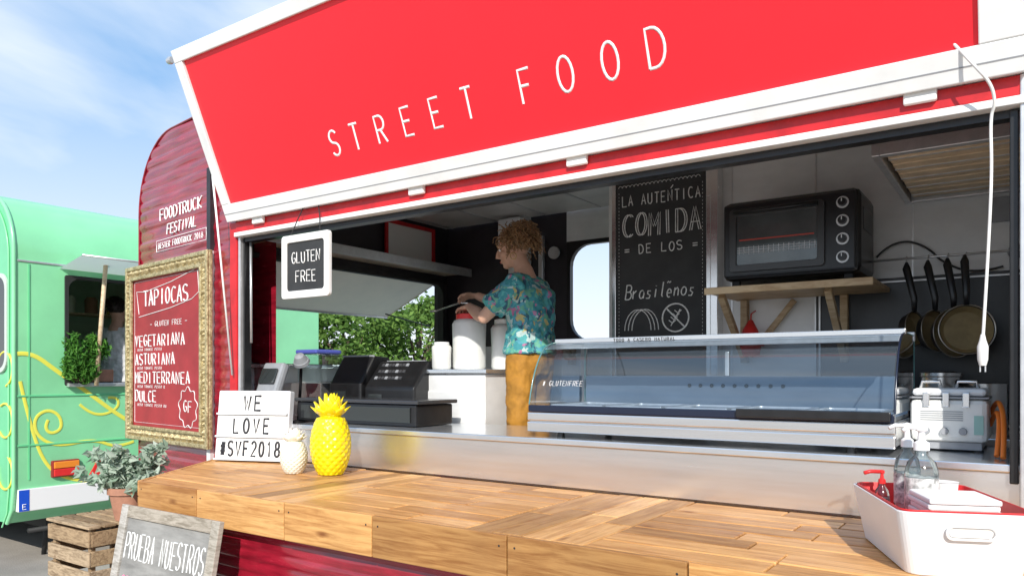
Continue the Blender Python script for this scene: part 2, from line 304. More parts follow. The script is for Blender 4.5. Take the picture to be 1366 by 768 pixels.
# ------------------------------------------------------------------ food truck
T=empty('food_truck')
XL=-4.05
def ribwall(name,P,z0,z1,qmax,mat,parent,nq=14,amp=.009,per=.075):
    vs=[];fs=[];nz_=int((z1-z0)/(per/8)); 
    for j in range(nz_+1):
        z=z0+(z1-z0)*j/nz_; ph=(z/per)%1
        off=amp*(abs(math.sin(math.pi*ph))**.5)
        q1=qmax(z)
        for i in range(nq+1): 
            q=q1*i/nq
            vs.append(P(q,z,off+.009*noise.noise(V((q*3,z*11,3)))))
    for j in range(nz_):
        for i in range(nq): a=j*(nq+1)+i; fs.append((a,a+1,a+nq+2,a+nq+1))
    return mk(name,vs,fs,mat,parent,smooth=True)
ca,sa=.9917,.1288
def Pn(q,z,off=0): return V((-4.1-ca*q-sa*off, sa*q-ca*off, z))
UXn=V((ca,-sa,0))
def qtop(z):
    if z<=2.75: return 1.47
    d=z-2.75; return .92+math.sqrt(max(0,.55**2-d*d))
ribwall('nose_panel',Pn,.35,3.299,qtop,red_body,T,nq=20)
rim=[Pn(1.47,.35)]+[Pn(qtop(z),z) for z in [1,2,2.75]]+[Pn(.92+.55*math.cos(a),2.75+.55*math.sin(a)) for a in [math.pi/2*i/12 for i in range(1,13)]]+[Pn(0,3.3)]
vs=[];fs=[]
for p in rim: vs+=[p+V((-.003,-.012,.003)),p+V((0,.30,0))]
for i in range(len(rim)-1): fs.append((2*i,2*i+2,2*i+3,2*i+1))
mk('nose_rim',vs,fs,red_body,T,smooth=True)
mk('nose_back',[Pn(0,.35)+V((0,.3,0)),Pn(1.47,.35)+V((0,.3,0)),Pn(1.47,2.75)+V((0,.3,0)),Pn(1.2,3.2)+V((0,.3,0)),Pn(.9,3.3)+V((0,.3,0)),Pn(0,3.3)+V((0,.3,0))],[(0,1,2,3,4,5)],red_body,T)
curves('nose_edge_bead',[[p+V((0,-.008,0)) for p in rim]],.007,red_body,T)
def Pb(q,z,off=0): return V((.35-q,-off,z))
ribwall('lower_body',Pb,.35,1.03,lambda z:4.45,red_body,T,nq=40)
ribwall('upper_body',lambda q,z,off:V((.35-q,-off,z)),2.53,3.3,lambda z:4.45,red_body,T,nq=4)
box('roof',-4.42,.4,.0,2.5,3.0,3.28,red_body,T,.02)
box('ceiling',-4.38,.38,.06,2.4,2.88,2.93,ceil_m,T,0)
for i in range(9): box('ceiling_joint_%d'%i,-4.3+.5*i,-4.28+.5*i,.08,2.38,2.872,2.88,alu,T,0)
box('ceiling_light_housing',-3.0,-2.4,.9,1.02,2.83,2.872,white_pl,T,.01)
box('floor',-4.42,.4,.03,2.45,.68,.8,ceil_m,T)
box('skirt_box',-4.1,.4,.03,2.45,.35,.68,red_body,T)
box('end_wall_low',-4.42,-4.38,.0,2.42,.8,1.62,wall_steel,T,0)
box('end_wall_top',-4.42,-4.38,.0,2.42,2.36,2.9,black_wall,T,0)
box('end_wall_a',-4.42,-4.38,.0,.2,1.62,2.36,wall_steel,T,0)
box('end_wall_b',-4.42,-4.38,2.28,2.42,1.62,2.36,black_wall,T,0)
ring('end_window_seal',(-4.37,2.30,1.6),(0,-1,0),(0,0,1),2.12,.78,.1,.03,-.06,dark_rub,T)
box('end_window_sill',-4.38,-4.30,.2,2.28,1.60,1.625,steel,T)
mk('end_window_flap',[(-4.43,.4,2.37),(-4.43,2.30,2.37),(-5.02,2.30,2.10),(-5.02,.4,2.10)],[(0,1,2,3)],awn,T)
box('end_flap_edge',-5.04,-5.02,.4,2.3,2.085,2.115,alu,T)
bar('end_flap_rib_a',(-4.43,.42,2.385),(-5.02,.42,2.115),.02,.02,alu,T); bar('end_flap_rib_b',(-4.43,2.29,2.385),(-5.02,2.29,2.115),.02,.02,alu,T)
bar('end_flap_prop',(-4.4,2.2,1.98),(-4.95,2.2,2.12),.012,.012,black_pl,T)
box('overhead_shelf',-4.38,-4.08,.1,2.38,2.45,2.475,shelfm,T)
box('overhead_shelf_lip',-4.085,-4.07,.1,2.38,2.42,2.49,alu,T)
bw=2.42
box('back_wall_low',-4.42,-2.2,bw,bw+.04,.8,1.8,wall_steel,T,0)
box('back_wall_dark',-4.42,-3.12,bw,bw+.04,1.8,2.9,black_wall,T,0)
box('back_wall_top',-3.12,-2.2,bw,bw+.04,2.64,2.9,wall_steel,T,0)
box('back_wall_side',-2.5,-2.2,bw,bw+.04,1.8,2.64,black_wall,T,0)
ring('back_window_frame',(-3.12,bw-.005,1.8),(1,0,0),(0,0,1),.62,.84,.17,.035,-.05,black_pl,T)
box('back_post',-3.62,-3.46,2.30,2.41,.8,2.88,wall_steel,T)
box('conduit_pipe',-3.34,-3.30,2.33,2.37,1.5,2.7,alu,T)
lathe('round_bracket',(-3.2,2.36,2.55),[(0,0),(.05,0),(.05,.02),(0,.02)],alu,T,axis=(0,-1,0))
box('kitchen_wall',-2.2,.36,1.5,1.54,.8,2.88,wall_steel,T,0)
box('kitchen_partition',-2.24,-2.2,1.46,2.42,.8,2.88,wall_steel,T,.003)
box('partition_edge',-1.545,-1.50,1.40,1.5,.8,2.88,steel,T)
for x in(-1.45,-.98,-.5): box('wall_seam_%d'%int(-x*100),x,x+.008,1.495,1.5,1.3,2.88,alu,T,0)
box('right_wall',.36,.4,.03,2.45,.8,2.9,wall_steel,T,0)
plate('black_splash_tray',(-.97,1.497,1.28),(1,0,0),(0,0,1),1.2,.78,.07,.02,black_pl,T)
ring('splash_tray_border',(-.955,1.474,1.295),(1,0,0),(0,0,1),1.17,.75,.06,.012,.006,alu,T,ro=.07)
box('back_counter',-2.18,.3,1.02,1.495,.8,1.27,steel,T)
# range hood: steel canopy with a row of tan filter panels underneath
box('hood_body',-.5,.34,.48,1.49,2.53,2.87,steel,T,.006)
box('hood_lip_left',-.53,-.5,.46,1.49,2.44,2.87,alu,T)
box('hood_lip_front',-.5,.34,.46,.50,2.44,2.6,alu,T)
box('hood_lip_back',-.5,.34,1.45,1.49,2.44,2.53,alu,T)
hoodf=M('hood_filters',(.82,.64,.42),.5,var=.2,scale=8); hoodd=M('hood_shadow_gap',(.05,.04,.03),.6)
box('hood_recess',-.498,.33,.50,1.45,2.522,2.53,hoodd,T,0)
for i in range(5):
    box('hood_filter_%d'%i,-.485,.3,.515+.187*i,.672+.187*i,2.455,2.515,hoodf,T,.006)
    box('hood_filter_rib_%d'%i,-.485,.3,.59+.187*i,.60+.187*i,2.45,2.456,alu,T,0)
box('left_post_red',-4.13,-4.06,-.03,.06,.9,2.5,red_trim,T)
box('left_post_alu',-4.057,-4.035,-.022,.06,1.1,2.41,alu,T)
box('left_post_seal',-4.032,-4.02,0,.05,1.2,2.40,black_pl,T,0)
box('right_post_seal',-.05,-.025,-.01,.06,1.2,2.40,black_pl,T)
box('right_post_alu',-.022,.12,-.04,.06,.9,2.5,alu,T)
box('right_panel',.122,.4,-.03,.05,.9,3.3,white_paint,T)
box('rail_white',-4.06,.1,-.05,.04,2.405,2.432,white_paint,T)
box('rail_red',-4.06,.1,-.035,.04,2.435,2.50,red_trim,T)
box('rail_white_top',-4.06,.1,-.045,.0,2.503,2.52,white_paint,T)
box('rail_inner_seal',-4.03,-.03,.0,.055,2.378,2.403,black_pl,T,0)
for x in(-3.82,-2.55,-1.62,-.3): 
    box('hinge_%d'%int(-x*100),x-.05,x+.05,-.060,-.036,2.462,2.515,white_paint,T,.006); tube('hinge_pin_%d'%int(-x*100),[(x-.055,-.064,2.51),(x+.055,-.064,2.51)],.009,alu,T)
K0=V((0,-.06,2.50)); KD=V((0,-.37,.92)).normalized(); KN=V((0,-.92,-.37)).normalized()
def F(x,k,off=0): return V((x,0,0))+K0+KD*k+KN*off
def fplate(name,x0,x1,k0,k1,o0,o1,mat,b=.004):
    vs=[F(x,k,o) for x in(x0,x1) for k in(k0,k1) for o in(o0,o1)]
    return mk(name,vs,BF,mat,T,bevel=b)
fx0,fx1=-4.09,.0
fplate('flap_panel',fx0+.06,fx1-.12,.09,.95,-.02,.0,red_flap,0)
fplate('flap_frame_bottom',fx0,fx1,0,.105,-.03,.018,white_paint)
fplate('flap_frame_top',fx0,fx1,.93,1.0,-.03,.018,white_paint)
fplate('flap_frame_left',fx0,fx0+.07,.1055,.9295,-.03,.018,white_paint)
fplate('flap_frame_right',fx1-.13,fx1,.1055,.9295,-.03,.018,white_paint)
fplate('flap_frame_groove',fx0,fx1,.046,.050,.018,.0195,gray_pl,0)
fplate('flap_back',fx0+.01,fx1-.01,.01,.99,-.05,-.031,white_paint,0)
letters='STREET FOOD'
xs=[-3.02,-2.86,-2.68,-2.50,-2.315,-2.12,None,-1.80,-1.60,-1.39,-1.19]
pl=[]
for ch,x in zip(letters,xs):
    if x is None: continue
    u=(x+3.02)/1.83; wd=.056 if ch in'STREF' else .072
    for p in G[ch]: pl.append([F(x-wd/2+a*wd,.232+.04*u+(.126+.02*u)*b,-.0035) for a,b in p])
curves('flap_lettering',pl,.0074,letter_w,T,res=2)
tube('flap_rod',[F(fx0+.0,.36,-.01),(-4.075,-.05,1.55)],.006,white_paint,T)
tube('flap_rod_inner',[(-3.98,.02,1.75),(-4.0,.03,2.38)],.008,alu,T)
lathe('flap_knob',F(fx0-.03,.96,0),[(0,0),(.018,0),(.022,.02),(.018,.04),(0,.04)],alu,T,axis=(-1,0,0))
box('steel_counter_top',-3.6,-.02,.0,.66,1.235,1.262,steel_top,T,.004)
box('steel_counter_face',-3.58,-.02,.012,.04,1.045,1.234,steel,T,.003)
box('steel_counter_body',-4.03,-.02,.05,.64,.81,1.23,steel,T,0)
box('counter_left_sill',-4.03,-3.6,.0,.66,1.20,1.235,black_pl,T)
for x in(-2.9,-.6):
    lathe('wheel_%d'%int(-x*10),(x,.18,.33),[(0,0),(.2,0),(.21,.02),(.33,.02),(.34,.06),(.34,.18),(.32,.2),(0,.2)],dark_rub,T,axis=(0,-1,0))
    lathe('hub_%d'%int(-x*10),(x,-.03,.33),[(0,0),(.19,0),(.17,.02),(.05,.02),(.04,.05),(0,.05)],alu,T,axis=(0,-1,0))
text('festival_text_1','FOODTRUCK',Pn(1.09,2.665,.012),UXn,V((0,0,1)),.08,.052,.022,.0055,letter_w,T)
text('festival_text_2','FESTIVAL',Pn(.98,2.555,.012),UXn,V((0,0,1)),.07,.04,.018,.005,letter_w,T,slant=.2)
text('festival_text_3','BESTER FOODTRUCK 2018',Pn(1.12,2.465,.012),UXn,V((0,0,1)),.04,.022,.0115,.0028,letter_w,T)
curves('festival_box',[[Pn(1.15,2.445,.012),Pn(.38,2.445,.012),Pn(.38,2.525,.012),Pn(1.15,2.525,.012)]],.003,letter_w,T,cyc=True)
# ------------------------------------------------------------------ wooden serving counter
Wc=empty('wooden_counter'); ZW=1.04; YF=-.93
def xleft(y): return -4.18+(-3.53+4.18)*((0-y)/.93)
def plank(name,x0,x1,y0,y1,z0,z1,mat,slant=False):
    a0=xleft(y0) if slant else x0; a1=xleft(y1) if slant else x0
    dz=random.uniform(-.002,.002)
    vs=[(a0,y0,z0),(a0,y0,z1+dz),(a1,y1,z0),(a1,y1,z1+dz),(x1,y0,z0),(x1,y0,z1+dz),(x1,y1,z0),(x1,y1,z1+dz)]
    return mk(name,vs,BF,mat,Wc,bevel=.004)
k=0; rows=[(-.93+.116*i,-.93+.116*(i+1)) for i in range(8)]; gp=.0024
secs=[(None,-2.95,'x'),(-2.95,-2.42,'y'),(-2.42,-1.55,'x'),(-1.55,-1.1,'y'),(-1.1,.12,'x')]
for a,b,t in secs:
    if t=='x':
        for (y0,y1) in rows:
            y1=min(y1,-.002)
            cuts=[a if a is not None else None]
            x=(a if a is not None else xleft(y0)) + random.uniform(.3,.6)
            while x<b-.2: cuts.append(x); x+=random.uniform(.35,.9)
            cuts.append(b)
            for i in range(len(cuts)-1):
                k+=1; plank('plank_%d'%k,(cuts[i] or 0)+gp,cuts[i+1]-gp,y0+gp,y1-gp,ZW-.025,ZW,woodX,slant=cuts[i] is None)
    else:
        n=int(round((b-a)/.11)); 
        for i in range(n):
            ym=random.uniform(-.62,-.3)
            for (y0,y1) in((YF,ym),(ym,-.002)):
                k+=1; plank('plank_%d'%k,a+(b-a)*i/n+gp,a+(b-a)*(i+1)/n-gp,y0+gp,y1-gp,ZW-.025,ZW,woodY)
x=-3.53
while x<.12:
    L=random.uniform(.38,.62); x2=min(x+L,.12); k+=1
    if random.random()<.6: box('apron_%d'%k,x+gp,x2-gp,YF-.02,YF-.001,ZW-.15,ZW+.001,woodX,Wc,.003)
    else:
        box('apron_%da'%k,x+gp,x2-gp,YF-.02,YF-.001,ZW-.073,ZW+.001,woodX,Wc,.003); box('apron_%db'%k,x+gp,x2-gp,YF-.02,YF-.001,ZW-.15,ZW-.076,woodX,Wc,.003)
    for dx in(.03,x2-x-.03): lathe('nail_%d_%d'%(k,int(dx*100)),(x+dx,YF-.0205,ZW-.035),[(0,0),(.004,0),(.003,.001),(0,.001)],dark_rub,Wc,n=8,axis=(0,-1,0))
    x=x2
for i,(za,zb) in enumerate(((.89,.963),(.967,1.041))):
    d=V((-.65,.93,0)).normalized(); n=V((-.93,-.65,0)).normalized()
    c=V((-3.53,-.93,0))+d*.56+n*.012; c.z=(za+zb)/2
    obox('end_apron_%d'%i,c,d,n,V((0,0,1)),.56,.01,(zb-za)/2,woodX,Wc,.003)
box('sub_frame',-3.4,.1,-.9,-.05,.90,1.012,cratewood,Wc)
ribwall('red_skirt',lambda q,z,off:V((.12-q,-.875-off,z)),.30,.888,lambda z:3.5,red_body,Wc,nq=60,amp=.006,per=.05)
box('skirt_edge',-3.40,-3.382,-.885,-.02,.30,.888,red_body,Wc)
# ------------------------------------------------------------------ display case
D=empty('display_case'); a,b=-1.94,-.39
for i,(x,y) in enumerate(((a+.15,.1),(b-.15,.1),(a+.15,.58),(b-.15,.58))): lathe('foot_%d'%i,(x,y,1.262),[(0,0),(.02,0),(.016,.03),(0,.03)],black_pl,D)
box('base',a,b,.06,.64,1.290,1.375,steel,D,.006)
box('base_band_a',a-.004,b+.004,.045,.06,1.287,1.333,steel,D,.006)
box('base_band_b',a-.004,b+.004,.048,.06,1.337,1.376,steel,D,.006)
box('dark_sill',a,b,.05,.075,1.378,1.41,navy,D,.004)
box('dark_handle',-.95,-.4,.03,.049,1.385,1.418,black_pl,D,.004)
box('inner_floor',a+.02,b-.02,.08,.60,1.378,1.392,steel_top,D,0)
case_in=M('case_inner_steel',(.22,.27,.33),.3,metal=.6,var=.12,scale=4,stretch=(1,1,3))
box('rear_low_panel',a+.02,b-.02,.575,.6,1.392,1.545,case_in,D,0)
mk('rear_sliding_glass',[(a+.02,.59,1.545),(b-.02,.59,1.545),(b-.02,.59,1.70),(a+.02,.59,1.70)],[(0,1,2,3)],gls_r,D)
box('rear_glass_stile',-1.18,-1.16,.58,.598,1.545,1.66,alu,D)
for i in range(9): lathe('vent_%d'%i,(-1.35+i*.055,.574,1.50),[(0,0),(.009,0),(.009,.003),(0,.003)],dark_gl,D,n=16,axis=(0,-1,0))
for i in range(5):
    x0=a+.06+i*.29
    ring('pan_%d'%i,(x0,.16,1.40),(1,0,0),(0,1,0),.27,.34,.03,.010,.012,alu,D)
    plate('pan_bottom_%d'%i,(x0+.01,.17,1.394),(1,0,0),(0,1,0),.25,.32,.03,.004,case_in,D)
prof=[(.062,1.41),(.080,1.48),(.110,1.56),(.16,1.64),(.22,1.69),(.31,1.710)]
def smoothprof(p,n=20):
    out=[]
    for i in range(n+1):
        t=i/n*(len(p)-1); j=min(int(t),len(p)-2); u=t-j
        p0=p[max(j-1,0)];p1=p[j];p2=p[j+1];p3=p[min(j+2,len(p)-1)]
        out.append(tuple(.5*((2*p1[k])+(-p0[k]+p2[k])*u+(2*p0[k]-5*p1[k]+4*p2[k]-p3[k])*u*u+(-p0[k]+3*p1[k]-3*p2[k]+p3[k])*u**3) for k in(0,1)))
    return out
prof=smoothprof(prof)
vs=[];fs=[]
N=len(prof)
for (y,z) in prof: vs+=[(a+.008,y,z),(b-.008,y,z)]
for i in range(N-1): fs.append((2*i,2*i+1,2*i+3,2*i+2))
mk('front_glass',vs,fs,gls,D,smooth=True)
edgeg=M('glass_edge',(.10,.22,.22),.15)
for nm,x in(('end_glass_l',a),('end_glass_r',b)):
    vs=[(x,y,z) for y,z in prof]+[(x,.6,1.712),(x,.6,1.41)]
    mk(nm,vs,[tuple(range(len(vs)))],gls,D)
    curves(nm+'_edge',[[(x,y-.003,z+.002) for y,z in prof]],.004,navy if x>-1 else edgeg,D)
    curves(nm+'_top_edge',[[(x,.31,1.713),(x,.6,1.713),(x,.6,1.4)]],.003,edgeg,D)
mk('top_glass',[(a,.33,1.712),(b,.33,1.712),(b,.6,1.712),(a,.6,1.712)],[(0,1,2,3)],gls,D)
box('top_rail_front',a-.005,b+.005,.30,.335,1.706,1.728,steel,D,.003)
box('top_rail_back',a-.005,b+.005,.585,.61,1.69,1.728,alu,D,.003)
text('case_text','# GLUTENFREE',(-1.88,.082,1.50),(1,0,0),(0,.35,.94),.024,.011,.007,.0011,letter_w,D,jit=.05)
text('top_text','TODO A CASERO NATURAL 3.5.',(-1.62,.298,1.709),(1,0,0),(0,0,1),.013,.009,.006,.0011,letter_k,D)
# ------------------------------------------------------------------ hanging gluten free sign
Sg=empty('hanging_sign')
ring('frame',(-3.545,-.075,1.985),(1,0,0),(0,0,1),.40,.36,.02,.042,.022,white_paint,Sg,ro=.02)
box('slate',-3.51,-3.18,-.088,-.078,2.02,2.31,chalkb,Sg,0)
text('text_1','GLUTEN',(-3.345,-.088,2.185),(1,0,0),(0,0,1),.062,.028,.013,.0033,chalk,Sg,jit=.05,center=True)
text('text_2','FREE',(-3.345,-.088,2.075),(1,0,0),(0,0,1),.062,.03,.016,.0033,chalk,Sg,jit=.05,center=True)
curves('cord',[[(-3.48,-.085,2.34),(-3.44,-.07,2.43),(-3.40,-.06,2.50)],[(-3.23,-.085,2.34),(-3.25,-.07,2.43),(-3.27,-.06,2.50)]],.003,dark_rub,Sg)
# ------------------------------------------------------------------ letter board
L=empty('letter_board')
p0=V((-3.98,-.24,ZW+.002)); p1=V((-3.54,-.07,ZW+.002)); ux=(p1-p0).normalized(); bk=V((-ux.y,ux.x,0)); uy=(V((0,0,1))+bk*.12).normalized()
nn=ux.cross(uy)
if nn.dot(V((0,-1,0)))<0: nn=-nn
Wd=(p1-p0).length; H=.415
obox('case',p0+ux*Wd/2+uy*(H/2+.004)-nn*.03,ux,uy,nn,Wd/2,H/2,.028,white_pl,L,.008)
for i in range(3):
    obox('row_%d'%i,p0+ux*Wd/2+uy*(.012+.134*i+.064)+nn*.002,ux,uy,nn,Wd/2-.01,.0615,.003,paper,L,.002)
    obox('track_%d'%i,p0+ux*Wd/2+uy*(.012+.134*i)+nn*.009,ux,uy,nn,Wd/2-.005,.005,.009,white_pl,L,.001)
def ltx(nm,s,i,wd,gp_): text(nm,s,p0+ux*Wd*.5+uy*(.033+.134*i)+nn*.001,ux,uy,.085,wd,gp_,.0085,letter_k,L,center=True)
ltx('text_we','WE',2,.04,.03); ltx('text_love','LOVE',1,.034,.032); ltx('text_tag','#SVF2018',0,.030,.021)
# ------------------------------------------------------------------ pineapples
def pineapple(nm,c,h,r,mat):
    P=empty(nm); c=V(c); bh=h*.72
    n=14; rows_=12; vs=[];fs=[]; NU=n*6; NV=rows_*6
    for j in range(NV+1):
        v=j/NV; z=bh*v; rr_=r*(math.sin(math.pi*(.12+.76*v))**.5)
        if v>.97: rr_*=.8
        for i in range(NU):
            u=i/NU
            A=(u*n+v*rows_*.62)%1; B=(u*n-v*rows_*.62)%1
            bump=min(min(A,1-A),min(B,1-B))*2
            R=rr_*(1+.09*min(bump*1.6,1)**.7-.04); a_=2*math.pi*u
            vs.append(c+V((R*math.cos(a_),R*math.sin(a_),z)))
    for j in range(NV):
        for i in range(NU): fs.append((j*NU+i,j*NU+(i+1)%NU,(j+1)*NU+(i+1)%NU,(j+1)*NU+i))
    fs.append(tuple(range(NU))); fs.append(tuple(NV*NU+i for i in range(NU)))
    mk('body',vs,fs,mat,P,smooth=True)
    for ring_i,(cnt,out,hh) in enumerate(((8,.75,.12),(8,.66,.18),(7,.48,.24),(5,.25,.28))):
        for q in range(cnt):
            a_=2*math.pi*(q+.5*ring_i)/cnt; d=V((math.cos(a_),math.sin(a_),0)); base=c+V((0,0,bh*.985))
            w_=r*.42
            pts=[base+d*r*.30,base+d*r*(out*.9)+V((0,0,h*hh*.5)),base+d*r*(out*1.35)+V((0,0,h*hh))]
            tube('leaf_%d_%d'%(ring_i,q),pts,[(w_*.3,w_),(w_*.25,w_*.8),(.001,.004)],mat,P,n=8,ref=d)
    return P
pineapple('yellow_pineapple_ornament',(-2.96,-.25,ZW+.001),.42,.10,yellow_c)
pineapple('white_pineapple_ornament',(-3.15,-.33,ZW+.001),.235,.068,white_c)
# ------------------------------------------------------------------ menu board
B=empty('menu_board')
q0,q1_,z0,z1=.25,1.57,1.07,2.36
O=Pn(q1_,z0,.03); Wb=q1_-q0; Hb=z1-z0
ring('gilt_frame',O,UXn,(0,0,1),Wb,Hb,.004,.10,.03,gold,B,bevel=.01)
ring('gilt_inner',Pn(q1_-.085,z0+.085,.055),UXn,(0,0,1),Wb-.17,Hb-.17,.004,.022,.022,gold,B,bevel=.006)
ring('gilt_outer',Pn(q1_-.0,z0+.0,.055),UXn,(0,0,1),Wb,Hb,.01,.03,.02,gold,B,bevel=.008)
obox('red_field',Pn((q0+q1_)/2,(z0+z1)/2,.045),UXn,V((0,0,1)),V((sa,ca,0)),Wb/2-.09,Hb/2-.09,.006,menu_red,B,0)
vs=[];fs=[]
def bead(c,r):
    n0=len(vs)
    for d in((1,0,0),(-1,0,0),(0,1,0),(0,-1,0),(0,0,1),(0,0,-1)): vs.append(c+V(d)*r)
    for f in((0,2,4),(2,1,4),(1,3,4),(3,0,4),(2,0,5),(1,2,5),(3,1,5),(0,3,5)): fs.append(tuple(n0+i for i in f))
for i in range(44):
    t=i/43
    for q,z in((q0+.05+(Wb-.1)*t,z0+.052),(q0+.05+(Wb-.1)*t,z1-.052),(q0+.052,z0+.05+(Hb-.1)*t),(q1_-.052,z0+.05+(Hb-.1)*t)):
        bead(Pn(q,z,.062),.014+.006*(i%3))
mk('carving',vs,fs,gold,B)
def bt(nm,s,q,z,h,wd,gp_,r=.0048,**kw): text(nm,s,Pn(q,z,.053),UXn,(0,0,1),h,wd,gp_,r,chalk,B,jit=.04,**kw)
bt('t1','TAPIOCAS',1.27,2.05,.11,.065,.027,.0062)
bt('t2','- GLUTEN FREE -',1.16,1.90,.035,.024,.016,.0022)
bt('t3','VEGETARIANA',1.42,1.76,.08,.048,.028); bt('t4','ASTURIANA',1.42,1.625,.08,.048,.028); bt('t5','MEDITERRANEA',1.42,1.49,.08,.048,.028); bt('t6','DULCE',1.42,1.355,.08,.048,.028)
for i in range(4):
    bt('s%d'%i,'QUESO TOMATE PESTO RUCULA'[:18+i],1.41,1.727-.135*i,.018,.014,.011,.0014)
curves('ribbon',[[Pn(q,z,.053) for q,z in((1.36,2.0),(1.40,2.17),(1.25,2.16),(.82,2.2),(.42,2.26),(.40,2.1),(.5,2.06),(.82,2.02),(1.36,1.98))]],.0028,chalk,B)
curves('badge',[[Pn(.56+.13*(1+.1*math.sin(9*a_))*math.cos(a_),1.33+.13*(1+.1*math.sin(9*a_))*math.sin(a_),.053) for a_ in [2*math.pi*i/60 for i in range(60)]]],.003,chalk,B,cyc=True)
bt('badge_text','GF',.62,1.30,.075,.045,.02,.004)
curves('border_line',[[Pn(q,z,.052) for q,z in((1.44,1.2),(.38,1.2),(.38,2.24),(1.44,2.24))]],.0018,chalk,B,cyc=True)
# ------------------------------------------------------------------ kitchen blackboard
K=empty('blackboard')
box('board',-2.17,-1.58,1.425,1.445,1.3,2.78,chalkb,K,.003)
box('side_trim_l',-2.20,-2.172,1.42,1.45,1.3,2.84,steel,K); box('side_trim_r',-1.578,-1.55,1.42,1.45,1.3,2.84,steel,K)
curves('scallop',[[(-2.14+.027*i+.013*math.cos(t),1.424,2.735+.013*math.sin(t)) for t in [math.pi*j/5 for j in range(6)]] for i in range(20)],.0016,chalk,K)
curves('dot_border',[[(x_,1.424,1.75+.022*i),(x_,1.424,1.758+.022*i)] for i in range(44) for x_ in(-2.15,-1.60)],.0016,chalk,K)
def kt(nm,s,x,z,h,wd,gp_,r=.0036,slant=0): text(nm,s,(x,1.424,z),(1,0,0),(0,0,1),h,wd,gp_,r,chalk,K,jit=.04,center=True,slant=slant)
kt('k1','LA AUTENTICA',-1.87,2.615,.065,.027,.017); random.seed(5); kt('k2','COMIDA',-1.872,2.42,.14,.062,.027,.0034)
random.seed(5); kt('k2b','COMIDA',-1.858,2.42,.14,.062,.027,.0034); kt('k3','= DE LOS =',-1.87,2.31,.055,.03,.02); kt('k4','Brasilenos',-1.88,2.03,.09,.038,.008,slant=.15,r=.004); kt('k4t','~',-1.812,2.05,.09,.03,.01)
curves('accent',[[(-1.80,1.424,2.69),(-1.785,1.424,2.71)]],.003,chalk,K)
def ky(x,z): return V((x,1.424,z))
curves('taco_drawing',[[ky(-2.02+.09*math.cos(t)+.025*s_,1.83+.13*math.sin(t)) for t in [math.pi*j/12 for j in range(13)]]+[ky(-2.11+.025*s_,1.83)] for s_ in(0,1,2)],.0028,chalk,K)
curves('no_gluten_drawing',[[ky(-1.77+.085*math.cos(t),1.90+.085*math.sin(t)) for t in [2*math.pi*j/24 for j in range(25)]],[ky(-1.83,1.96),ky(-1.71,1.84)]],.005,chalk,K)
curves('wheat_drawing',[[ky(-1.80,1.85),ky(-1.74,1.95)]]+[[ky(-1.79+.012*i,1.867+.02*i),ky(-1.79+.012*i+d_,1.885+.02*i)] for i in range(4) for d_ in(-.022,.022)],.003,chalk,K)
# ------------------------------------------------------------------ shelf + oven
Sh=empty('wooden_shelf')
box('board',-1.42,-.6,.98,1.49,1.985,2.01,woodRaw,Sh)
box('front_strip',-1.42,-.6,.96,.979,1.975,2.012,woodRaw,Sh)
for x in(-1.36,-.82):
    box('leg_%d'%int(-x*100),x-.02,x+.02,1.44,1.49,1.62,1.984,woodRaw,Sh); bar('strut_%d'%int(-x*100),(x,1.44,1.66),(x,1.06,1.975),.035,.035,woodRaw,Sh)
bar('cross_strut',(-1.33,1.46,1.66),(-1.08,1.46,1.97),.03,.03,woodRaw,Sh)
Ov=empty('toaster_oven'); ox0,ox1,oy,ozb,ozt=-1.34,-.665,1.0,2.045,2.46
box('body',ox0,ox1,oy+.01,1.42,ozb,ozt,black_pl,Ov,.035)
box('front_panel',ox0+.015,ox1-.015,oy-.008,oy+.012,ozb+.015,ozt-.02,black_pl,Ov,.012)
ring('door_frame',(ox0+.05,oy-.009,ozb+.04),(1,0,0),(0,0,1),.47,.325,.012,.035,.014,M('oven_door_frame',(.04,.04,.04),.3),Ov,ro=.02)
oin=M('oven_interior',(.12,.135,.135),.08,metal=.3,var=.4,scale=3,spec=.8)
box('interior',ox0+.08,ox0+.49,oy-.012,oy-.009,ozb+.07,ozb+.335,oin,Ov,0)
curves('rack',[[(ox0+.09,oy-.014,ozb+.14+.012*i),(ox0+.48,oy-.014,ozb+.135+.012*i)] for i in range(3)]+[[(ox0+.1+.025*i,oy-.014,ozb+.13),(ox0+.1+.025*i,oy-.014,ozb+.17)] for i in range(16)],.0016,alu,Ov)
box('heat_element',ox0+.1,ox0+.47,oy-.0155,oy-.012,ozb+.20,ozb+.207,M('heater',(.45,.05,.03),.5),Ov,0)
tube('handle',[(ox0+.08,oy-.04,ozb+.345),(ox0+.49,oy-.04,ozb+.345)],.01,black_pl,Ov)
knm=M('knob_ring',(.7,.7,.7),.35,metal=.3)
for i in range(4):
    z=ozt-.075-.088*i
    lathe('knob_ring_%d'%i,(ox1-.075,oy-.008,z),[(0,0),(.029,0),(.029,.003),(0,.003)],knm,Ov,axis=(0,-1,0),n=24)
    lathe('knob_%d'%i,(ox1-.075,oy-.011,z),[(0,0),(.021,0),(.018,.024),(0,.024)],black_pl,Ov,axis=(0,-1,0),n=24)
    box('knob_mark_%d'%i,ox1-.077,ox1-.073,oy-.037,oy-.035,z,z+.015,letter_w,Ov,0)
for i in range(9): box('side_vent_%d'%i,ox1,ox1+.003,1.1+.03*i,1.115+.03*i,ozb+.22,ozb+.33,dark_gl,Ov,0)
for x in(ox0+.06,ox1-.06): box('foot_%d'%int(-x*100),x-.02,x+.02,1.05,1.09,2.012,2.046,dark_rub,Ov)
Mt=empty('oven_mitt')
tube('mitt',[(-1.30,1.38,1.86),(-1.30,1.37,1.80),(-1.295,1.36,1.72),(-1.29,1.36,1.66)],[.012,.045,.06,.045],red_pl,Mt,n=14,ref=(1,0,0))
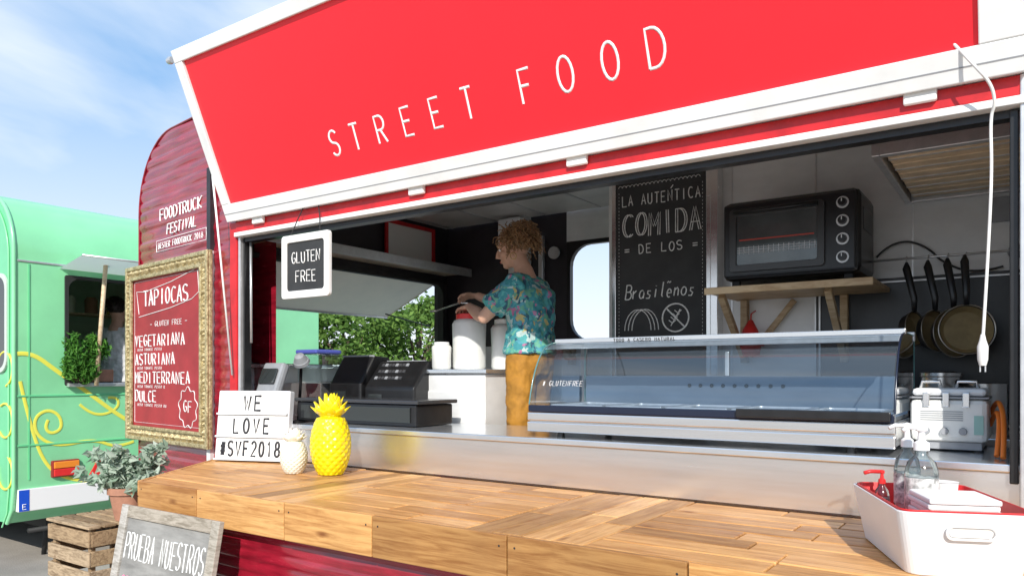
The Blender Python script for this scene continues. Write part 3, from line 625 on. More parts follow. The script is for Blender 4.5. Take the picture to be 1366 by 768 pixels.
tube('mitt_thumb',[(-1.27,1.37,1.74),(-1.23,1.36,1.73),(-1.215,1.36,1.76)],[.02,.02,.012],red_pl,Mt)
tube('mitt_loop',[(-1.30,1.38,1.86),(-1.31,1.42,1.90),(-1.30,1.47,1.92)],.004,red_pl,Mt)
# ------------------------------------------------------------------ frying pans on rail
Rl=empty('utensil_rail')
tube('rail',[(-.72,1.3,2.13),(.12,1.3,2.13)],.006,alu,Rl)
for x in(-.7,.1): tube('bracket_%d'%int(x*100),[(x,1.3,2.13),(x,1.49,2.13)],.006,alu,Rl); 
lathe('round_vent',(-.05,1.49,2.15),[(0,0),(.035,0),(.03,.02),(0,.02)],gray_pl,Rl,axis=(0,-1,0))
pan_in=M('pan_inner',(.34,.25,.12),.35,metal=.1,var=.2,scale=20)
pan_rim=M('pan_rim',(.5,.46,.4),.3,metal=.8)
def pan(nm,x,r,lh,axis,yb=1.27):
    P=empty(nm); hz_=2.11
    ax=V(axis).normalized(); c=V((x,yb+.02,hz_-lh-r))
    lathe('bowl',c,[(0,.0),(r*.8,.0),(r,.04),(r*1.02,.045),(r*.97,.043),(r*.77,.006),(0,.006)],black_pl,P,axis=ax,n=40)
    lathe('rim',c,[(r*.97,.0435),(r*1.025,.0455),(r*1.025,.0475),(r*.97,.046)],pan_rim,P,axis=ax,n=40)
    bpy.data.objects.remove(P.children[-1]) if False else None
    lathe('inner_surface',c+ax*.0065,[(0,0),(r*.76,0),(r*.76,.0015),(0,.0015)],pan_in,P,axis=ax,n=40)
    top=c+ax*.04+V((0,0,r*.98)); tube('handle',[top,top+V((0,.0,lh*.25)),V((x,yb+.01,hz_-.03)),V((x,yb+.02,hz_+.0))],[(.006,.011),(.009,.015),(.011,.018),(.004,.006)],black_pl,P,ref=(0,1,0))
    curves('hook',[[(x,yb+.02,hz_),(x,1.3,hz_+.03),(x,1.31,hz_+.015)]],.003,alu,P)
def lathe_open(name,c,prof_,mat,parent,n,axis):
    vs=[];fs=[];c=V(c); R=V(axis).to_track_quat('Z','Y').to_matrix()
    for r,z in prof_:
        for k_ in range(n):
            a_=2*math.pi*k_/n; vs.append(c+R@V((r*math.cos(a_),r*math.sin(a_),z)))
    N_=len(prof_)
    for i in range(N_):
        j=(i+1)%N_
        for k_ in range(n): fs.append((i*n+k_,i*n+(k_+1)%n,j*n+(k_+1)%n,j*n+k_))
    return mk(name,vs,fs,mat,parent,True)
def pan(nm,x,r,lh,axis,yb=1.27):
    P=empty(nm); hz_=2.11
    ax=V(axis).normalized(); c=V((x,yb+.02,hz_-lh-r))
    lathe('bowl',c,[(0,.0),(r*.8,.0),(r,.04),(r*1.02,.045),(r*.97,.043),(r*.79,.006),(0,.006)],black_pl,P,axis=ax,n=40)
    lathe_open('rim',c,[(r*.975,.0445),(r*1.025,.0455),(r*1.025,.048),(r*.975,.047)],pan_rim,P,40,ax)
    lathe('inner_surface',c+ax*.0065,[(0,0),(r*.78,0),(r*.95,.034),(r*.945,.035),(r*.77,.0015),(0,.0015)],pan_in,P,axis=ax,n=40)
    top=c+ax*.04+V((0,0,r*.98)); tube('handle',[top,top+V((0,.0,lh*.25)),V((x,yb+.01,hz_-.03)),V((x,yb+.02,hz_+.0))],[(.006,.011),(.009,.015),(.011,.018),(.004,.006)],black_pl,P,ref=(0,1,0))
    curves('hook',[[(x,yb+.02,hz_),(x,1.3,hz_+.03),(x,1.31,hz_+.015)]],.003,alu,P)
pan('frying_pan',-.50,.085,.25,(.92,-.42,.08)); pan('frying_pan.001',-.405,.10,.25,(.85,-.55,.08),1.25); pan('frying_pan.002',-.32,.115,.25,(.72,-.7,.08),1.22); pan('frying_pan.003',-.245,.115,.24,(.25,-.95,.12),1.16)
curves('oven_cable',[[(-.66,1.45,2.17),(-.62,1.46,2.22),(-.52,1.46,2.25),(-.42,1.47,2.2),(-.36,1.47,2.12),(-.22,1.47,2.05),(-.1,1.47,2.08)]],.006,black_pl,Ov,smooth=True)
box('socket',-.16,-.06,1.47,1.495,2.3,2.42,gray_pl,T)
# ------------------------------------------------------------------ left counter gear
C=empty('cash_drawer')
box('drawer_body',-3.74,-2.76,.18,.50,1.265,1.385,black_pl,C,.01); box('drawer_lid',-3.76,-2.74,.17,.52,1.388,1.41,M('drawer_lid',(.08,.08,.085),.2,metal=.5),C,.006)
box('drawer_front',-3.70,-2.80,.172,.179,1.285,1.37,dark_gl,C,.002)
keym=M('key',(.06,.06,.065),.4)
def printer(nm,x0,x1,y0,y1,z0,z1,keys):
    P=empty(nm); 
    vs=[(x0,y0,z0),(x0,y1,z0),(x1,y0,z0),(x1,y1,z0),(x0,y0,z0+.5*(z1-z0)),(x0,y1,z1*.97+z0*.03),(x1,y0,z0+.5*(z1-z0)),(x1,y1,z1*.97+z0*.03),(x0,y0+.45*(y1-y0),z1),(x1,y0+.45*(y1-y0),z1)]
    mk('shell',vs,[(0,1,3,2),(0,2,6,4),(4,6,9,8),(8,9,7,5),(1,5,7,3),(0,4,8,5,1),(2,3,7,9,6)],black_pl,P,bevel=.018,seg=3)
    box('paper_slot',x0+.05,x1-.05,y0+.5*(y1-y0),y0+.56*(y1-y0),z1-.004,z1+.004,gray_pl,P,0)
    for r_ in range(3 if keys else 0):
        for i in range(8): 
            yy=y0+.05+.035*r_; zz=z0+(z1-z0)*(.5+.5*(yy-y0)/(.45*(y1-y0)))
            obox('key_%d_%d'%(r_,i),(x0+.06+.03*i,yy,zz+.002),(1,0,0),V((0,.45*(y1-y0),.5*(z1-z0))),V((0,-.5*(z1-z0),.45*(y1-y0))),.011,.011,.005,keym if (i+r_)%3 else gray_pl,P,.002)
    if not keys: box('cover_seam',x0-.001,x1+.001,y0+.44*(y1-y0),y0+.45*(y1-y0),z1-.01,z1+.003,gray_pl,P,0)
    box('display',x0+.04,x0+.16,y0-.003,y0,z0+.12*(z1-z0),z0+.38*(z1-z0),dark_gl,P,0)
printer('receipt_printer',-3.86,-3.56,.54,.82,1.30,1.68,False); printer('cash_register',-3.53,-3.10,.54,.86,1.30,1.64,True)
box('printer_stand',-3.90,-3.06,.53,.88,1.236,1.298,black_pl,C,.01)
Cm=empty('card_terminal')
tube('neck',[(-3.92,.22,1.24),(-3.93,.2,1.36),(-3.95,.17,1.46)],[.05,.03,.03],gray_pl,Cm)
obox('body',(-3.93,.14,1.52),(1,0,0),(0,.35,.94),(0,-.94,.35),.10,.11,.03,gray_pl,Cm,.02)
obox('screen',(-3.93,.105,1.545),(1,0,0),(0,.35,.94),(0,-.94,.35),.075,.05,.004,dark_gl,Cm,.004)
Lp=empty('desk_lamp')
tube('stem',[(-4.0,.4,1.24),(-4.0,.42,1.5),(-3.97,.4,1.62),(-3.93,.36,1.66)],.01,black_pl,Lp); lathe('head',(-3.91,.34,1.66),[(0,.0),(.05,-.02),(.055,-.04),(.03,.02),(0,.03)],gray_pl,Lp,axis=(.3,-.6,.7)); lathe('lamp_base',(-4.0,.4,1.236),[(0,0),(.05,0),(.05,.012),(0,.02)],black_pl,Lp)
Pb_=empty('blue_storage_box'); box('tub',-4.30,-4.08,.62,.86,1.70,1.73,M('blue_lid',(.1,.13,.5),.4),Pb_,.01); box('tub_lower',-4.29,-4.09,.63,.85,1.5,1.699,gls_b,Pb_,.008); box('stand',-4.37,-3.95,.55,1.0,.8,1.495,steel,Pb_)
Pt=empty('prep_table')
box('top',-3.25,-2.64,.66,1.15,1.56,1.585,steel_top,Pt); box('front',-3.23,-2.66,.68,1.13,1.15,1.555,wall_steel,Pt,.004); box('door_line',-3.2,-2.69,.672,.68,1.25,1.45,wall_steel,Pt,.004)
for x in(-3.2,-2.69):
    for y in(.72,1.09): box('leg_%d_%d'%(int(-x*100),int(y*100)),x-.02,x+.02,y-.02,y+.02,.8,1.149,alu,Pt)
def jug(nm,x,y,z,r,h,lid):
    P=empty(nm)
    lathe('body',(x,y,z),[(0,0),(r*.92,0),(r,.015),(r*1.0,h*.5),(r*1.03,h*.86),(r*.9,h*.93),(r*.75,h*.95),(r*.75,h*.97),(0,h*.97)],cream_pl,P)
    lathe('lid',(x,y,z+h*.955),[(0,0),(r*.8,0),(r*.8,h*.09),(r*.7,h*.105),(0,h*.105)],lid,P)
jug('plastic_jug',-2.92,.86,1.587,.105,.33,red_pl); jug('plastic_jug.001',-2.74,1.02,1.587,.10,.30,cream_pl); jug('white_tub',-3.03,.72,1.587,.06,.16,white_pl)
Po=empty('wall_poster'); ring('frame',(-4.36,2.2,2.5),(0,-1,0),(0,0,1),.62,.34,.004,.03,-.02,red_trim,Po); box('sheet',-4.375,-4.365,1.6,2.18,2.52,2.82,paper,Po,0)
Eb=empty('electric_box'); box('cover',-3.66,-3.44,2.2,2.29,2.58,2.85,white_pl,Eb,.012); box('strip',-3.6,-3.5,2.195,2.2,2.62,2.7,gray_pl,Eb)
# ------------------------------------------------------------------ right counter appliance
A=empty('countertop_fryer')
box('body',-.375,-.12,.34,.64,1.30,1.46,cream_pl,A,.02); box('plinth',-.35,-.14,.36,.62,1.27,1.299,gray_pl,A)
for i,(x,y) in enumerate(((-.34,.37),(-.15,.37),(-.34,.61),(-.15,.61))): lathe('foot_%d'%i,(x,y,1.2625),[(0,0),(.015,0),(.015,.008),(0,.008)],dark_rub,A,n=12)
box('seam',-.376,-.119,.339,.641,1.462,1.468,gray_pl,A,0)
box('lid',-.37,-.125,.35,.63,1.47,1.50,white_pl,A,.016)
for x in(-.31,-.19): tube('lid_handle_%d'%int(-x*100),[(x-.035,.40,1.50),(x-.03,.40,1.525),(x+.03,.40,1.525),(x+.035,.40,1.50)],.006,steel,A)
for x in(-.32,-.255,-.19): box('latch_%d'%int(-x*1000),x-.012,x+.012,.333,.34,1.43,1.485,steel,A,.003)
for i in range(3): lathe('dial_%d'%i,(-.32+.06*i,.34,1.34),[(0,0),(.014,0),(.012,.015),(0,.015)],gray_pl,A,axis=(0,-1,0),n=20)
for i in range(5): box('grille_%d'%i,-.34,-.2,.338,.34,1.38+.008*i,1.383+.008*i,gray_pl,A,0)
box('label',-.165,-.135,.337,.34,1.33,1.40,M('aqua_label',(.3,.5,.45),.4),A,0)
curves('hose',[[(-.12,.5,1.36),(-.10,.42,1.42),(-.085,.30,1.40),(-.085,.22,1.33),(-.09,.18,1.27)],[(-.12,.55,1.40),(-.10,.46,1.46),(-.075,.30,1.43),(-.068,.18,1.35),(-.07,.12,1.27)]],.0085,orange,A,smooth=True,res=3)
Cn=empty('steel_canister'); lathe('can',(-.34,1.16,1.27),[(0,0),(.085,0),(.085,.27),(.09,.275),(.09,.29),(.05,.30),(0,.30)],steel,Cn)
Cp=empty('saucepan'); lathe('pan_body',(-.16,1.13,1.27),[(0,0),(.08,0),(.085,.02),(.085,.24),(.09,.243),(.082,.24),(.078,.02),(0,.02)],steel,Cp); tube('pan_handle',[(-.2,1.06,1.49),(-.26,.96,1.52)],[.008,.011],black_pl,Cp)
Hc=empty('power_cord')
curves('cord',[[(-.20,-.10,2.62),(-.14,-.14,2.52),(-.095,-.12,2.46),(-.085,-.1,2.40),(-.10,-.08,2.37),(-.095,-.08,2.2),(-.105,-.08,1.95),(-.115,-.08,1.75),(-.12,-.08,1.66)]],.0048,cream_pl,Hc,smooth=True,res=3)
lathe('plug',(-.12,-.08,1.58),[(0,0),(.010,0),(.015,.02),(.016,.06),(.010,.08),(.006,.1),(0,.1)],cream_pl,Hc)
curves('pins',[[(-.127,-.08,1.58),(-.127,-.08,1.56)],[(-.113,-.08,1.58),(-.113,-.08,1.56)]],.0025,alu,Hc)
# ------------------------------------------------------------------ white caddy
Y=empty('plastic_caddy')
cu=V((.18,-.44,0)).normalized(); cv=V((.44,.18,0)).normalized(); c0=V((-.43,-.32,ZW+.002)); Lc,Wc2,Hc2=.47,.27,.165
def cad(nm,inset,zb,zt,mat,grow=.03):
    vs=[]
    for z,gr in((zb,0),(zt,grow)):
        for a_,b_ in rr(Lc+2*gr-2*inset,Wc2+2*gr-2*inset,.035): vs.append(c0+cu*(a_-gr+inset)+cv*(b_-gr+inset)+V((0,0,z)))
    return vs
def caddy_shell(nm,ins,mat,zb,zt,t):
    o=cad(nm,ins,zb,zt,mat); i_=cad(nm,ins+t,zb+t,zt,mat); N=len(o)//2
    vs=o+i_; fs=[tuple(range(N))]
    for i in range(N):
        j=(i+1)%N; fs+=[(i,j,N+j,N+i),(N+i,N+j,3*N+j,3*N+i),(2*N+i,2*N+j,3*N+j,3*N+i)]
    fs.append(tuple(range(2*N,3*N)))
    return mk(nm,vs,fs,mat,Y,smooth=False,bevel=.003)
caddy_shell('tub',0,white_pl,0,Hc2,.006); caddy_shell('red_liner',.009,red_pl,.01,Hc2+.004,.004)
hc=c0+cu*(Lc+.022)+cv*(Wc2/2)+V((0,0,.118))
ring('handle_rim',hc-cv*.058-V((0,0,.02))+cu*.004,cv,V((0,0,1))+cu*.18,.116,.04,.014,.006,.005,white_pl,Y,ro=.018)
plate('handle_slot',hc-cv*.05-V((0,0,.013))+cu*.002,cv,V((0,0,1))+cu*.18,.10,.026,.012,.003,cream_pl,Y)
def bottle(nm,c,h,r,mat,cap):
    P=empty(nm)
    lathe('bottle_body',c,[(0,0),(r*.95,0),(r,.01),(r,h*.6),(r*.85,h*.68),(r*.4,h*.74),(r*.38,h*.78),(0,h*.78)],mat,P)
    lathe('liquid',V(c)+V((0,0,.004)),[(0,0),(r*.9,0),(r*.92,.01),(r*.92,h*.45),(0,h*.45)],M(nm+'_liq',(.75,.74,.72),.2),P)
    lathe('cap',V(c)+V((0,0,h*.78)),[(0,0),(r*.48,0),(r*.48,h*.06),(r*.25,h*.08),(r*.2,h*.15),(r*.35,h*.16),(r*.35,h*.2),(0,h*.21)],cap,P)
    tube('nozzle',[V(c)+V((0,0,h*.96)),V(c)+V((-.03,-.02,h*.965)),V(c)+V((-.045,-.03,h*.94))],.006,cap,P)
    lathe('label',V(c)+V((0,0,h*.30)),[(r*1.005,0),(r*1.01,.001),(r*1.01,h*.26),(r*1.005,h*.26)],M(nm+'_label',(.65,.63,.6),.6,var=.8,scale=50),P)
bottle('pump_bottle',c0+cu*.10+cv*.10+V((0,0,.02)),.35,.036,gls_b,white_pl)
bottle('pump_bottle.001',c0+cu*.20+cv*.11+V((0,0,.02)),.35,.044,gls_b,white_pl)
bottle('sauce_bottle',c0+cu*.06+cv*.04+V((0,0,.02)),.20,.022,gls_b,red_pl)
Np=empty('napkin_stack')
for i in range(11): obox('napkin_%d'%i,c0+cu*.33+cv*.15+V((random.uniform(-.004,.004),random.uniform(-.004,.004),.03+.015*i)),cu,cv,V((0,0,1)),.09,.085,.007,paper,Np,.004)
Cu=empty('paper_cup_stack')
for i in range(3): lathe('cup_%d'%i,c0+cu*.10+cv*.20+V((0,0,.03+.03*i)),[(0,0),(.03,0),(.038,.1),(.04,.102),(.036,.102),(0,.09)],paper,Cu)
# ------------------------------------------------------------------ people
def ell(c,r,R=None,n=16):
    vs=[];fs=[]; c=V(c); nv=n//2
    for j in range(nv+1):
        th=math.pi*j/nv
        for i in range(n):
            ph=2*math.pi*i/n; p=V((r[0]*math.sin(th)*math.cos(ph),r[1]*math.sin(th)*math.sin(ph),r[2]*math.cos(th)))
            if R: p=R@p
            vs.append(c+p)
    for j in range(nv):
        for i in range(n): fs.append((j*n+i,j*n+(i+1)%n,(j+1)*n+(i+1)%n,(j+1)*n+i))
    return vs,fs
def fuse(name,parts,mat,parent,vox=.006,smooth=3):
    vs=[];fs=[]
    for v,f in parts:
        n0=len(vs); vs+=v; fs+=[tuple(n0+i for i in q) for q in f]
    o=mk(name,vs,fs,mat,parent,smooth=True)
    r=o.modifiers.new('r','REMESH'); r.mode='VOXEL'; r.voxel_size=vox; r.use_smooth_shade=True
    s=o.modifiers.new('s','SMOOTH'); s.factor=.5; s.iterations=smooth
    return o
def seg(a,b,n): a=V(a);b=V(b); return [a.lerp(b,i/n) for i in range(n+1)]
def person(name,J,shirt,pants,hair,hairlen=1,hands=True,seed=1,curly=1.0):
    P=empty(name); random.seed(seed)
    pel,chest,neck,head=[V(J[k]) for k in('pelvis','chest','neck','head')]
    fwd=V(J['face']).normalized(); side=V((0,0,1)).cross(fwd).normalized(); upv=fwd.cross(side).normalized()
    R=Matrix((fwd,side,upv)).transposed()
    sk=[]
    bf=V(J['front']).normalized(); bs=V((0,0,1)).cross(bf).normalized()
    def h(x,y,z): return head+R@V((x,y,z))
    sk.append(ell(head+R@V((-.012,0,.02)),(.096,.076,.098),R)); sk.append(ell(h(.022,0,-.035),(.068,.058,.078),R)); sk.append(ell(h(.06,0,-.092),(.026,.026,.022),R))
    sk.append(tubegeo([h(.083,0,.018),h(.102,0,-.012),h(.110,0,-.028),h(.088,0,-.038)],[.009,.013,.014,.008],n=10))
    sk.append(ell(h(.08,0,-.062),(.016,.024,.013),R)); sk.append(ell(h(.078,0,.03),(.016,.05,.012),R))
    for s_ in(-1,1):
        sk.append(ell(h(-.008,s_*.077,-.012),(.019,.008,.03),R)); sk.append(ell(h(.052,s_*.042,-.028),(.03,.022,.025),R))
    sk.append(tubegeo([head+R@V((-.015,0,-.03)),neck+(head-neck)*.25,neck,neck-V((0,0,.06))],[.055,.050,.056,.085],n=16))
    sk.append(tubegeo([pel,pel.lerp(chest,.5),chest,neck-V((0,0,.05))],[(.10,.14),(.09,.12),(.10,.15),(.05,.07)],n=18,ref=bf))
    for s_,key in((1,'L'),(-1,'R')):
        S0=V(J['sh'+key]);E=V(J['el'+key]);W_=V(J['wr'+key]);Hd=V(J['hd'+key])
        pts=seg(S0,E,4)+seg(E,W_,4)[1:]
        sk.append(tubegeo(pts,[.052,.050,.046,.043,.040,.041,.038,.031,.025],n=14))
        d=(Hd-W_).normalized(); pn=V(J.get('palm'+key,(0,0,-1))); pn=(pn-d*pn.dot(d)).normalized(); sd=d.cross(pn)
        sk.append(tubegeo([W_-d*.01,W_+d*.02,W_+d*.05,W_+d*.085],[(.016,.024),(.015,.034),(.014,.042),(.012,.040)],n=14,ref=pn))
        curl=J.get('curl'+key,.5)
        for fi,(o_,l) in enumerate(((-.033,.062),(-.011,.075),(.012,.070),(.034,.055))):
            b0=W_+d*.078+sd*o_; d1=(d+pn*curl*.5+sd*o_*2).normalized(); d2=(d+pn*curl*1.5).normalized(); d3=(d*.6+pn*curl*2.2).normalized()
            p1=b0+d1*l*.45; p2=p1+d2*l*.32; p3=p2+d3*l*.25
            sk.append(tubegeo([b0,p1,p2,p3],[.0095,.009,.0085,.006],n=8))
        tsgn=J.get('thumb'+key,1)
        b0=W_+d*.03+sd*tsgn*.032; p1=b0+(d*.6+sd*tsgn*.8+pn*.3).normalized()*.035; p2=p1+(d+pn*.5).normalized()*.03
        sk.append(tubegeo([b0-sd*tsgn*.01,b0,p1,p2],[.013,.013,.011,.008],n=8))
    fuse('body_skin',sk,skin,P,.0048,3)
    for s_ in(-1,1):
        v,f=ell(h(.074,s_*.030,.004),(.011,.013,.009),R,12); mk('eye_white',v,f,letter_w,P,True)
        v,f=ell(h(.0835,s_*.031,.004),(.003,.0055,.0055),R,10); mk('iris',v,f,hairk,P,True)
        mk('brow',*tubegeo([h(.088,s_*.015,.028),h(.085,s_*.034,.032),h(.070,s_*.052,.027)],[.003,.004,.002],n=6),hair,P,True)
    v,f=ell(h(.093,0,-.064),(.006,.022,.007),R,12); mk('lips',v,f,M(name+'_lips',(.45,.12,.10),.45),P,True)
    mid=pel.lerp(chest,.5)
    hem=pel+V((0,0,.02))
    sp=[tubegeo([hem-V((0,0,.035)),hem,mid,mid.lerp(chest,.6),chest+V((0,0,.04)),neck-V((0,0,.085)),neck-V((0,0,.035)),neck-V((0,0,.02))],[(.152,.182),(.146,.178),(.128,.162),(.130,.170),(.122,.182),(.088,.150),(.06,.085),(.055,.06)],n=24,ref=bf)]
    for key in'LR':
        S0=V(J['sh'+key]);E=V(J['el'+key]); c_=neck-V((0,0,.10))
        sp.append(tubegeo([c_,c_.lerp(S0,.7)+V((0,0,.012)),S0+V((0,0,.008)),S0.lerp(E,.35),S0.lerp(E,J.get('slv',.75))],[.06,.068,.072,.074,.080],n=18))
    so_=fuse('shirt',sp,shirt,P,.007,4)
    tx=bpy.data.textures.new(name+'_folds','CLOUDS'); tx.noise_scale=.075
    dm=so_.modifiers.new('d','DISPLACE'); dm.texture=tx; dm.strength=.036; dm.mid_level=.5; dm.texture_coords='GLOBAL'
    tr=[tubegeo([pel+V((0,0,.07)),pel,pel-V((0,0,.08)),pel-V((0,0,.14))],[(.112,.145),(.125,.165),(.128,.175),(.10,.13)],n=20,ref=bf)]
    for key,s_ in(('L',1),('R',-1)):
        hp=pel+bs*s_*.085-V((0,0,.06)); kn=V(J['kn'+key]);an=V(J['an'+key])
        tr.append(tubegeo([hp,hp.lerp(kn,.4),kn,kn.lerp(an,.4),an+V((0,0,.03))],[.098,.092,.076,.070,.064],n=16))
        mk('shoe_'+key,*tubegeo([an-bf*.06-V((0,0,.035)),an-V((0,0,.03)),an+bf*.07-V((0,0,.04)),an+bf*.16-V((0,0,.045)),an+bf*.18-V((0,0,.05))],[.025,(.04,.04),(.035,.042),(.025,.04),(.01,.02)],n=12,ref=(0,0,1)),black_pl,P,True)
    to_=fuse('trousers',tr,pants,P,.009,4)
    d2=to_.modifiers.new('d','DISPLACE'); d2.texture=tx; d2.strength=.03; d2.mid_level=.5; d2.texture_coords='GLOBAL'
    v,f=ell(h(-.030,0,.034),(.092,.082,.092),R,20)
    mk('hair_mass',v,f,hair,P,True)
    st=[]
    for i in range(int(620*hairlen)):
        th=random.uniform(0,math.pi*.66); ph=random.uniform(0,2*math.pi)
        dd=V((-math.cos(th)*.2+math.sin(th)*math.cos(ph),math.sin(th)*math.sin(ph),math.cos(th)))
        base=V((-.030,0,.034))+V((dd.x*.088,dd.y*.079,dd.z*.088))
        if base.x>.035 and base.z<.08: continue
        if base.x>.01 and base.z<.02: continue
        ln=random.uniform(.06,.14)*hairlen; cur=base.copy(); pl_=[]
        dr=V((dd.x*1.0-.5,dd.y*1.0,-.2+dd.z*.5)).normalized(); w1=random.uniform(0,6)
        for s_ in range(9):
            pl_.append(head+R@cur)
            wv=V((math.sin(w1+s_*1.5),math.cos(w1*1.3+s_*1.5),math.sin(w1*.7+s_*1.7)))*.85*curly
            cur=cur+(dr+wv).normalized()*ln/6.5; dr=(dr+V((0,0,-.2))).normalized()
        st.append(pl_)
    curves('hair_strands',st,.0026,hair,P,smooth=True)
    return P,h
J=dict(pelvis=(-2.47,.88,1.69),chest=(-2.46,.88,1.97),neck=(-2.52,.88,2.19),head=(-2.585,.865,2.32),face=(-1,-.38,-.25),front=(-1,.1,0),
 shL=(-2.45,.715,2.08),elL=(-2.66,.66,1.89),wrL=(-2.86,.78,1.975),hdL=(-2.95,.83,1.965),palmL=(0,0,-1),curlL=.45,thumbL=-1,
 shR=(-2.50,1.04,2.08),elR=(-2.74,1.08,1.97),wrR=(-2.98,1.02,2.07),hdR=(-3.07,1.0,2.07),palmR=(0,-.3,-1),curlR=.9,thumbR=1,
 knL=(-2.49,.79,1.24),anL=(-2.46,.79,.88),knR=(-2.50,.98,1.24),anR=(-2.45,.98,.88))
Pw,h=person('woman',J,flor,ochre,hairm,1.0,seed=3)
b0=h(-.09,0,.075); st=[]
for i in range(170):
    d=V((random.gauss(0,1),random.gauss(0,1),random.gauss(0,1))).normalized(); t=d.orthogonal().normalized(); u=d.cross(t); a0=random.uniform(0,6)
    st.append([b0+d*.03+t*.022*math.cos(a0+j)+u*.022*math.sin(a0+j) for j in range(5)])
curves('hair_bun',st,.003,hairm,Pw,smooth=True)
curves('earring',[[h(-.008+.018*math.cos(t),.086,-.062+.02*math.sin(t)) for t in [2*math.pi*i/20 for i in range(20)]]],.0022,M('gold_ring',(.7,.5,.2),.25,metal=1),Pw,cyc=True)
Sp=empty('serving_spoon'); tube('spoon_handle',[(-3.03,.99,2.02),(-3.1,1.0,2.03),(-3.32,1.02,1.99)],.006,steel,Sp); v,f=ell((-3.35,1.02,1.987),(.035,.022,.008)); mk('spoon_bowl',v,f,steel,Sp,True)
# ------------------------------------------------------------------ green trailer
Gt=empty('green_trailer'); gx=-6.68; ZB,ZT=.35,3.06; RR=.52
prof=[(gx-.12,ZB-.0),(gx-.03,ZB+.12),(gx,ZB+.3),(gx,ZT-RR)]+[(gx-RR+RR*math.cos(t),ZT-RR+RR*math.sin(t)) for t in [math.pi/2*i/12 for i in range(1,13)]]+[(-10.6,ZT),(-11.0,2.8),(-11.2,2.3),(-11.2,ZB)]
def extr(nm,pf,y0,y1,mat,cap=False):
    vs=[];fs=[];n=len(pf)
    for x,z in pf: vs+=[(x,y0,z),(x,y1,z)]
    for i in range(n-1): fs.append((2*i,2*i+1,2*i+3,2*i+2))
    return mk(nm,vs,fs,mat,Gt,smooth=True)
wy0,wy1,wz0,wz1=.17,1.42,1.47,2.38
extr('shell_a',prof,-.22,wy0,green); extr('shell_b',prof,wy1,2.9,green)
extr('shell_low',[p for p in prof if p[1]<1 and p[0]>-8]+[(gx,wz0)],wy0,wy1,green)
i0=[i for i,p in enumerate(prof) if p[1]>=ZT-RR and p[0]>-8][0]
extr('shell_top',[(gx,wz1)]+prof[i0:],wy0,wy1,green)
for nm,y in(('side_wall',-.215),('far_wall',2.895)):
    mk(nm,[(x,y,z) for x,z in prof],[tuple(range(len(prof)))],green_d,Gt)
curves('side_bead',[[(x+.002,-.225,z+.002) for x,z in prof]],.016,green,Gt,res=3)
curves('side_bead_2',[[(x-.10 if i<19 else x,-.222,z-.04) for i,(x,z) in enumerate(prof)]],.007,green,Gt)
plate('side_window',(-7.5,-.218,1.6),(1,0,0),(0,0,1),.68,.75,.1,.006,dark_gl,Gt); ring('side_window_frame',(-7.53,-.216,1.57),(1,0,0),(0,0,1),.74,.81,.1,.035,.02,M('pale_frame',(.55,.6,.55),.4),Gt,ro=.12)
ring('window_frame',(gx-.02,wy0-.012,wz0-.012),(0,1,0),(0,0,1),wy1-wy0+.024,wz1-wz0+.024,.09,.03,.035,dark_rub,Gt,ro=.02)
mk('roof_awning',[(gx+.0,.12,2.44),(gx+.0,1.45,2.44),(gx+.38,1.45,2.52),(gx+.38,.12,2.52)],[(0,1,2,3)],M('pale_awning',(.75,.80,.76),.4,trans=.4),Gt)
tube('awning_edge',[(gx+.38,.12,2.52),(gx+.38,1.45,2.52)],.008,alu,Gt)
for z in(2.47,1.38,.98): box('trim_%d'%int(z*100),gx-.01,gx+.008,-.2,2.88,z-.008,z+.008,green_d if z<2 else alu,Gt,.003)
for y in(-.12,1.7): box('vtrim_%d'%int(y*100+50),gx-.005,gx+.006,y,y+.012,.7,2.45,green_d,Gt,0)
box('interior_floor',-8.9,gx-.03,-.1,2.8,.55,.6,cratewood,Gt,0); box('interior_back',-9.0,-8.95,-.1,2.8,.6,2.95,wall_steel,Gt,0)
box('interior_shelf',-8.0,-7.75,.1,2.5,2.15,2.17,woodRaw,Gt); 
for i in range(9): lathe('jar_%d'%i,(-7.87,.3+.22*i,2.171),[(0,0),(.06,0),(.06,.14),(.04,.17),(0,.17)],[yellow_p,orange,white_c,terra][i%4],Gt,n=16)
box('sill',gx-.05,gx+.05,wy0,wy1,wz0-.02,wz0+.012,alu,Gt)
tube('awning_pole',[(gx+.20,.40,2.5),(gx+.12,.36,1.46)],.018,woodRaw,Gt)
box('plate',gx-.045,gx+.02,-.20,.52,.45,.63,M('plate_white',(.8,.8,.8),.4),Gt,.006); box('plate_eu_band',gx+.02,gx+.023,-.196,-.12,.455,.625,M('eu_blue',(.01,.08,.55),.4),Gt,0)
text('plate_e','E',(gx+.025,-.17,.47),(0,1,0),(0,0,1),.04,.025,.01,.003,letter_w,Gt)
box('tail_light_base',gx-.02,gx+.03,.05,.27,.70,.84,M('lamp_housing',(.25,.02,.02),.4),Gt,.01); box('tail_light_red',gx+.03,gx+.045,.06,.26,.71,.77,red_pl,Gt,.006); box('tail_light_amber',gx+.03,gx+.045,.06,.26,.775,.83,M('amber',(.8,.25,.03),.3),Gt,.006)
mk('reflector',[(gx+.02,.34,.68),(gx+.02,.56,.68),(gx+.02,.45,.87),(gx+.035,.34,.68),(gx+.035,.56,.68),(gx+.035,.45,.87)],[(0,1,2),(3,4,5),(0,1,4,3),(1,2,5,4),(2,0,3,5)],red_pl,Gt)
def sw(pts,r):
    o=curves('scroll_%d'%len(Gt.children),[[V((0,y,z)) for y,z in pts]],r,yellow_p,Gt,smooth=True,res=3)
    o.scale=(.15,1,1); o.location=(gx+.003,0,0)
sw([(-.2,1.72),(-.1,1.74),(.1,1.58),(.35,1.40),(.6,1.2),(.85,1.05),(1.2,.9)],.018)
